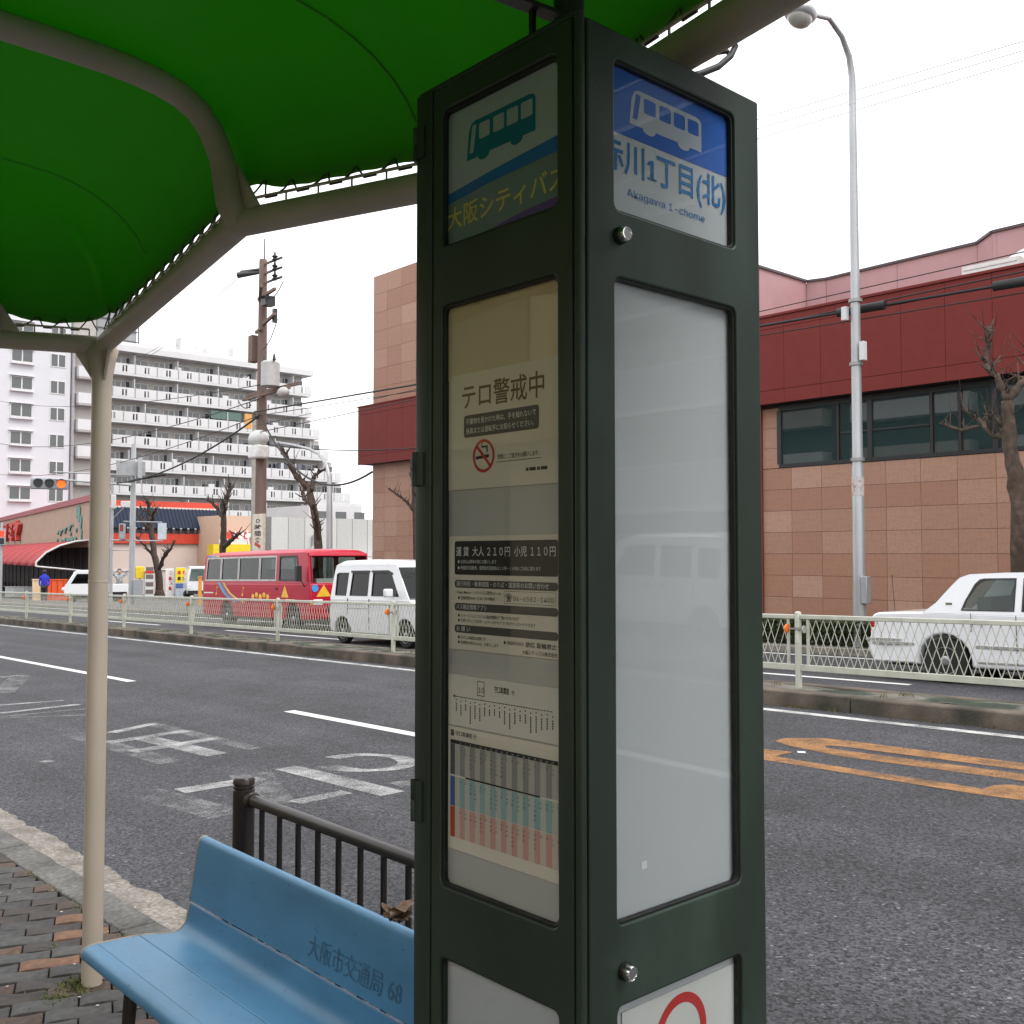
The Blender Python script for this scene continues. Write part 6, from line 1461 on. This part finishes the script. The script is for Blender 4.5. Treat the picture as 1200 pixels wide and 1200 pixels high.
bare_tree('street_tree', 'bare spreading tree beside the signal mast in front of the pink shop wall', [(187, 698), (186, 672), (181, 650), (178, 625), (176, 606)], [
    ((176, 606), (176, 596), (178, 588), (177, 585), .14), ((178, 622), (170, 612), (166, 603), (163, 598), .13), ((178, 610), (183, 602), (190, 596), .12), ((186, 668), (190, 655), (192, 648), (196, 644), .12), ((182, 655), (175, 640), (170, 630), .11), ((190, 655), (198, 645), (202, 634), .09), ((177, 600), (170, 598), (168, 594), .08)], 28.5, .26, BARK2, 34)
bare_tree('street_tree', 'slender bare tree against the granite wall left of the pillar', [(487, 690), (487, 640), (486, 600), (485, 580)], [
    ((485, 590), (483, 570), (479, 555), (478, 545), .06), ((486, 600), (480, 588), (474, 580), (469, 574), .05), ((487, 580), (488, 565), (490, 556), .05)], 19.0, .10, BARK2, 35)

# ================================================================ HEDGE BEHIND THE TAXI
hg = thing('hedge', (-8.5, 17.75, gz(-8.5)), 'low clipped green hedge along the far pavement behind the taxi', 'hedge')
rh = random.Random(8); mb = MB()
for _ in range(14000):
    x = rh.uniform(-14.5, -2.0); y = rh.uniform(17.35, 18.15); zt = .52 + .06 * noise.noise((x * 2, y * 2, 0)) + .04 * noise.noise((x * 7, y * 7, 2))
    z = gz(x) + .02 + zt * (rh.random() ** .6); 
    if rh.random() < .5: y = 17.35 + rh.random() ** 2 * .2
    s_ = rh.uniform(.025, .055); a, b_ = rh.uniform(0, 6.28), rh.uniform(-.8, 1.1)
    d = Vector((math.cos(a) * math.cos(b_), math.sin(a) * math.cos(b_), math.sin(b_))); e = d.cross(Vector((0, 0, 1))).normalized() * s_ * .45; c = Vector((x, y, z))
    mb.add([c - d * s_, c + e, c + d * s_, c - e], [(0, 1, 2, 3)])
obj('foliage', mb, M('hedge_leaf', (.05, .085, .022), .6, var=.5, scale=8, col2=(.10, .14, .03), fac2=(.5, .7), scale2=6, trans=.2), hg, fix=False)
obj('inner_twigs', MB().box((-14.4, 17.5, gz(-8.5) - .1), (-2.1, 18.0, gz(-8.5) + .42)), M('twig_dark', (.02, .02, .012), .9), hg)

# ================================================================ SMALL THINGS BEFORE THE SHOPS
kx = at_d(93, 690, 56)
kt = thing('kei_truck', (kx.x, kx.y, gz(kx.x)), 'white kei truck parked before the supermarket', 'truck')
def KT(s, o, z): p = Vector((kx.x, kx.y, 0)) + rside * s + tocam * o; return (p.x, p.y, gz(kx.x) + z)
def kbox(s0, s1, o0, o1, z0, z1): return MB().add([KT(s, o, z) for z in (z0, z1) for s, o in ((s0, o0), (s1, o0), (s1, o1), (s0, o1))], [(3, 2, 1, 0), (4, 5, 6, 7), (0, 1, 5, 4), (1, 2, 6, 5), (2, 3, 7, 6), (3, 0, 4, 7)])
cabp = [(-.75, .35), (-.80, .75), (-.70, .95), (-.30, 1.62), (-.15, 1.74), (.55, 1.76), (.62, 1.70), (.62, .35)]
obj('cab', MB().prism(cabp, lambda a, b: KT(a, -.7, b), lambda a, b: KT(a, .7, b)), CARWHITE, kt, bevel=.04)
obj('windscreen', MB().add([KT(-.705, -.58, 1.0), KT(-.705, .58, 1.0), KT(-.33, .55, 1.6), KT(-.33, -.55, 1.6)], [(0, 1, 2, 3)]), DARKGLASS, kt); obj('side_window', MB().prism([(-.45, 1.02), (-.15, 1.55), (.45, 1.55), (.45, 1.02)], lambda a, b: KT(a, .70, b), lambda a, b: KT(a, .705, b)), DARKGLASS, kt)
obj('bed', kbox(.66, 2.6, -.7, .7, .55, .62), CARWHITE, kt)
for a in ((.66, 2.6, .66, .70), (.66, 2.6, -.70, -.66)): obj('bed_side', kbox(a[0], a[1], a[2], a[3], .621, .95), CARWHITE, kt)
obj('tailgate', kbox(2.56, 2.6, -.655, .655, .621, .95), CARWHITE, kt); obj('chassis', kbox(-.6, 2.4, -.5, .5, .3, .54), PLASTIC, kt)
obj('head_lamp', MB().sphere(KT(-.80, .45, .72), .11, 10, (1, 1, 1)), M('lamp_clear', (.7, .7, .7), .1), kt)
for s_ in (-.35, 1.95):
    for o_ in (-.6, .6):
        mb = MB(); c_ = KT(s_, o_, .26)
        for i, (rr, ww) in enumerate(((.14, .085), (.26, .07), (.26, -.07), (.14, -.085))):
            for k in range(16): a = 2 * math.pi * k / 16; mb.v.append(KT(s_ + rr * math.cos(a), o_ + ww, .26 + rr * math.sin(a)))
        mb.f = [(i * 16 + k, i * 16 + (k + 1) % 16, (i + 1) * 16 + (k + 1) % 16, (i + 1) * 16 + k) for i in range(3) for k in range(16)] + [tuple(range(16)), tuple(48 + k for k in range(16))]
        obj('wheel', mb, TYRE, kt)
def prop(name, label, cat, px, py0, py1, wpx, d, mat, dep=.5, bev=.03, grp=None):
    a, b = at_d(px, py0, d), at_d(px, py1, d); w = wpx / F_PX * d; g = gz(a.x); t = thing(name, (a.x, a.y, g), label, cat, grp); ctr = Vector((a.x, a.y, 0))
    o = obj('body', sbox(ctr, -w / 2, w / 2, -dep / 2, dep / 2, g, max(b.z, a.z)), mat, t, bevel=bev); return t, ctr, w, g, a.z, dep
OBIN = M('bin_orange', (.75, .10, .02), .5, var=.05)
for k in range(4):
    t, c_, w, g, zt, dp = prop('orange_bin', ('leftmost', 'second from left', 'third from left', 'rightmost')[k] + ' of the orange bins before the supermarket', 'bin', 57.5 + k * 7.2, 680, 694, 6.6, 60, OBIN, .4, grp='orange bins by the supermarket')
    obj('lid', sbox(c_, -w / 2 - .02, w / 2 + .02, -.24, .24, zt, zt + .06), OBIN, t)
t, c_, w, g, zt, dp = prop('cream_locker', 'cream cabinet beside the orange bins', 'cabinet', 43.5, 680, 694, 10, 60, M('locker_cream', (.66, .50, .30), .6), .4)
obj('top', sbox(c_, -w / 2 - .03, w / 2 + .03, -.23, .23, zt, zt + .07), M('locker_cream', (.66, .50, .30), .6), t)
for k in range(3):
    t, c_, w, g, zt, dp = prop('white_planter', ('left', 'middle', 'right')[k] + ' of the white planter boxes under the supermarket windows', 'planter', 12 + k * 11.5, 688, 695, 10, 71, RWH, .5, grp='white planters by the supermarket')
    obj('rim', sbox(c_, -w / 2 - .02, w / 2 + .02, -.27, .27, zt, zt + .05), AFR, t)
d_ = 62
t, c_, w, g, zt, dp = prop('vending_rack', 'white magazine rack behind the bare tree trunk', 'rack', 175, 668, 697, 10, d_, RWH, .5)
for k in range(4): obj('shelf', sbox(c_, -w / 2 + .04, w / 2 - .04, .251, .27, g + .3 + k * .45, g + .55 + k * .45), M('rack_dark', (.14, .12, .12), .7), t)
obj('header', sbox(c_, -w / 2, w / 2, .251, .275, zt - .2, zt - .05), RED, t)
t, c_, w, g, zt, dp = prop('drinks_banner', 'white upright banner with red lettering beside the yellow board', 'banner', 199, 666, 697, 9, d_, M('banner_white', (.72, .70, .69), .7), .08, .01)
mb = text_mb('DyDo', .36, .03, width=1.15)
obj('lettering', xform(mb, lambda x, y, z: sgp(c_, -(y - .12), .05, g + .45 + x)), RED, t, fix=False)
t, c_, w, g, zt, dp = prop('yellow_board', 'yellow and blue notice board beside the drinks banner', 'sign', 213, 665, 697, 15, d_, M('board_pale', (.55, .60, .66), .6), .06, .01)
obj('yellow_panel', sbox(c_, -w / 2 + .02, w / 2 - .02, .031, .045, zt - .92, zt - .02), M('panel_yellow', (.78, .62, .02), .6), t)
for i in range(2):
    for k in range(2): obj('board_print', sbox(c_, -.24 + i * .30, -.06 + i * .30, .046, .05, zt - .42 - k * .36, zt - .20 - k * .36), RED if k == 0 else BLACK, t)
obj('blue_panel', sbox(c_, -w / 2 + .05, w / 2 - .05, .031, .045, zt - 1.25, zt - .97), M('panel_blue', (.08, .14, .35), .6), t)
for s_ in (-1, 1): obj('frame_post', sbox(c_, s_ * w / 2 - .03, s_ * w / 2 + .03, -.04, .05, g, zt + .03), GALV, t)
t, c_, w, g, zt, dp = prop('yellow_machine', 'yellow box on a thin stand beside the signal mast', 'box', 164, 664, 678, 10, d_, M('machine_yellow', (.72, .52, .02), .5), .4)
for ch in list(t.children): bpy.data.objects.remove(ch)
z0_ = at_d(164, 678, d_).z
obj('case', sbox(c_, -w / 2, w / 2, -.2, .2, z0_, zt), M('machine_yellow', (.72, .52, .02), .5), t, bevel=.04); obj('stand', sbox(c_, -.04, .04, -.04, .04, g, z0_), GALV, t)
t, c_, w, g, zt, dp = prop('orange_post', 'orange marker post at the tail of the minibus', 'post', 234.5, 677, 700, 4, 48, M('post_orange', (.75, .33, .05), .6), .12, .02)
obj('cap', sbox(c_, -w / 2 - .02, w / 2 + .02, -.08, .08, zt, zt + .05), M('post_orange', (.75, .33, .05), .6), t)
# white van parked behind the yellow board
wv = at_d(233, 690, 60); t = thing('parked_van', (wv.x, wv.y, gz(wv.x)), 'white van parked behind the yellow board, left of the minibus', 'van'); c_ = Vector((wv.x, wv.y, 0)); g = gz(wv.x)
vp = [(-.72, .3), (-.74, .95), (-.68, 1.5), (-.55, 1.9), (.55, 1.9), (.68, 1.5), (.74, .95), (.72, .3)]
obj('body', MB().prism(vp, lambda a, b: sgp(c_, a, -1.5, g + b), lambda a, b: sgp(c_, a, .5, g + b)), CARWHITE, t, bevel=.06)
obj('windscreen', MB().prism([(-.62, 1.05), (-.50, 1.75), (.50, 1.75), (.62, 1.05)], lambda a, b: sgp(c_, a, .50, g + b), lambda a, b: sgp(c_, a, .51, g + b)), CARGLASS, t)
for s_ in (-1, 1): obj('head_lamp', sbox(c_, s_ * .6 - .1, s_ * .6 + .1, .5, .53, g + .6, g + .82), M('lamp_clear', (.7, .7, .7), .1), t); obj('wheel', MB().lathe([(.28, -.1), (.28, .1)], sgp(c_, s_ * .6, .1, g + .28), 'x', 14), TYRE, t)
obj('bumper', sbox(c_, -.7, .7, .5, .58, g + .3, g + .5), PLASTIC, t)

# ================================================================ PEOPLE (far off, small)
def person(px, py_head, d, label, joints, edges, mats, yaw=0):
    p = at_d(px, py_head, d); g = gz(p.x); t = thing('person', (p.x, p.y, g), label, 'person')
    def sk(name, js, es, mat, parent):
        me = bpy.data.meshes.new(name); me.from_pydata([sgp((p.x, p.y, g), *js[k][:3]) for k in range(len(js))], es, [])
        b = Vector(ORG[parent.name]); 
        for v in me.vertices: v.co -= b
        o = put(name, me, mat, parent); ORG[o.name] = tuple(b)
        md = o.modifiers.new('skin', 'SKIN'); md.use_smooth_shade = True
        for v, jn in zip(me.skin_vertices[0].data, js): v.radius = (jn[3], jn[3])
        me.skin_vertices[0].data[0].use_root = True
        sd = o.modifiers.new('sub', 'SUBSURF'); sd.levels = sd.render_levels = 1; return o
    body = sk('body', joints, edges, mats[0], t)
    return t, sk, body
SKIN = M('skin', (.42, .25, .18), .6)
stand = [(0, 0, .93, .14), (0, 0, 1.15, .15), (0, 0, 1.38, .16), (0, 0, 1.50, .06), (0, 0, 1.64, .10), (-.19, 0, 1.40, .07), (-.25, 0, 1.12, .05), (-.22, .08, .88, .04), (.19, 0, 1.40, .07), (.25, 0, 1.12, .05), (.22, .08, .88, .04), (-.09, 0, .88, .10), (-.10, 0, .48, .07), (-.10, .02, .06, .05), (.09, 0, .88, .10), (.10, 0, .48, .07), (.10, .02, .06, .05)]
ed = [(0, 1), (1, 2), (2, 3), (3, 4), (2, 5), (5, 6), (6, 7), (2, 8), (8, 9), (9, 10), (0, 11), (11, 12), (12, 13), (0, 14), (14, 15), (15, 16)]
t, sk, bd = person(52, 680, 57, 'person in a bright blue top beside the orange bins', stand, ed, [M('shirt_blue', (.02, .03, .42), .8)])
sk('trousers', [(0, 0, .93, .155), (-.09, 0, .86, .112), (-.10, 0, .48, .085), (-.10, .02, .08, .065), (.09, 0, .86, .112), (.10, 0, .48, .085), (.10, .02, .08, .065)], [(0, 1), (1, 2), (2, 3), (0, 4), (4, 5), (5, 6)], M('trousers_dark', (.03, .03, .035), .9), t)
obj('hair', MB().sphere(sgp(Vector(t.location), 0, -.02, 1.68), .125, 10, (1, 1, 1.05)), M('hair_black', (.012, .01, .01), .6), t, smooth='all')
up_ = [list(j) for j in stand]; up_[6] = [-.42, 0, 1.52, .05]; up_[7] = [-.16, 0, 1.70, .04]; up_[9] = [.44, 0, 1.50, .05]; up_[10] = [.16, 0, 1.72, .04]
t, sk, bd = person(140, 670, 58, 'person in grey clothes with raised arms behind the kei truck', up_, ed, [M('shirt_grey', (.28, .29, .31), .9, var=.6, scale=9)])
sk('trousers', [(0, 0, .93, .155), (-.09, 0, .86, .112), (-.10, 0, .48, .085), (-.10, .02, .08, .065), (.09, 0, .86, .112), (.10, 0, .48, .085), (.10, .02, .08, .065)], [(0, 1), (1, 2), (2, 3), (0, 4), (4, 5), (5, 6)], M('trousers_dark', (.03, .03, .035), .9), t)
obj('hair', MB().sphere(sgp(Vector(t.location), 0, -.03, 1.70), .12, 10, (1, 1, 1.0)), M('hair_black', (.012, .01, .01), .6), t, smooth='all')
obj('face', MB().sphere(sgp(Vector(t.location), 0, .03, 1.63), .105, 10, (1, 1, 1.15)), SKIN, t, smooth='all')
# ================================================================ NEAR SIDE BEHIND THE CAMERA (seen only in the display glass)
sf = thing('near_shop', (-3, -4.2, gz(-3)), 'shop front facing the pavement, reflected in the display glass', 'shop')
obj('wall', MB().box((-40, -12, -1), (6, -4.2, 3.3)), M('shop_tan', (.60, .50, .34), .8, var=.15, scale=.7), sf); obj('upper_wall', MB().box((-40, -11.9, 3.301), (6, -8.0, 6.0)), M('shop_upper', (.55, .50, .43), .8, var=.08), sf)
for k in range(9):
    x = -30 + k * 3.4; obj('shop_window', MB().box((x, -4.2, .5), (x + 2.6, -4.14, 2.4)), glass('shop_dark', rough=.03, ior=1.5, opaque=(.05, .045, .035)), sf)
obj('sign_band', MB().box((-24, -4.2, 2.55), (2, -4.0, 3.25)), M('sign_band_yellow', (.55, .45, .16), .6), sf)
for k in range(6): obj('upper_window', MB().box((-28 + k * 5, -8.0, 4), (-25.8 + k * 5, -7.94, 5.5)), AWIN, sf)
# taller flats further back on the near side, mirrored in the office windows
nf = thing('near_flats', (-30, -18, gz(-30)), 'flats behind the shop, mirrored in the office windows', 'apartment building')
obj('wall', MB().box((-44, -26, -1), (-15, -16, 15)), M('near_flats_grey', (.10, .11, .11), .8, var=.2, scale=.5), nf)
for k in range(5):
    for q in range(3): obj('balcony', MB().box((-43 + q * 9.5, -16, 1.5 + k * 2.8), (-35.5 + q * 9.5, -14.8, 2.6 + k * 2.8)), M('near_flats_panel', (.30 + .12 * (q % 2), .33 + .12 * (q % 2), .33 + .12 * (q % 2)), .7) if 0 else AW if (k + q) % 3 else ABE, nf)
# flats and a passing van up the street to the right, mirrored in the right-hand pane
fl = thing('far_flats', (14, 24, gz(14)), 'grey flats with balconies up the street, mirrored in the pane', 'apartment building')
obj('wall', MB().box((6.5, 23.5, -.5), (34, 34, 26)), M('flats_grey', (.16, .16, .17), .8, var=.08), fl)
for k in range(8):
    z = 2.9 + k * 2.8
    obj('balcony', MB().box((7, 22.2, z), (33.5, 22.32, z + 1.1)), M('flats_panel', (.26, .26, .27), .7), fl); obj('balcony_slab', MB().box((7, 22.2, z - .16), (33.5, 23.5, z - .01)), AW, fl); obj('coping', MB().box((6.9, 22.16, z + 1.101), (33.6, 22.36, z + 1.18)), AW, fl)
    for q in range(6): obj('window', MB().box((8 + q * 4.3, 23.44, z + .2), (10.4 + q * 4.3, 23.5, z + 2.0)), AWIN, fl)
v2 = kei_van(on_road(8.4, 15.0), 'white van up the street to the right, mirrored in the pane')
# ---- all things that only repeat a kind share its phrase
for o in list(bpy.data.objects):
    if o.parent is None and o.get('category') in ('van',): o['group'] = 'white vans'
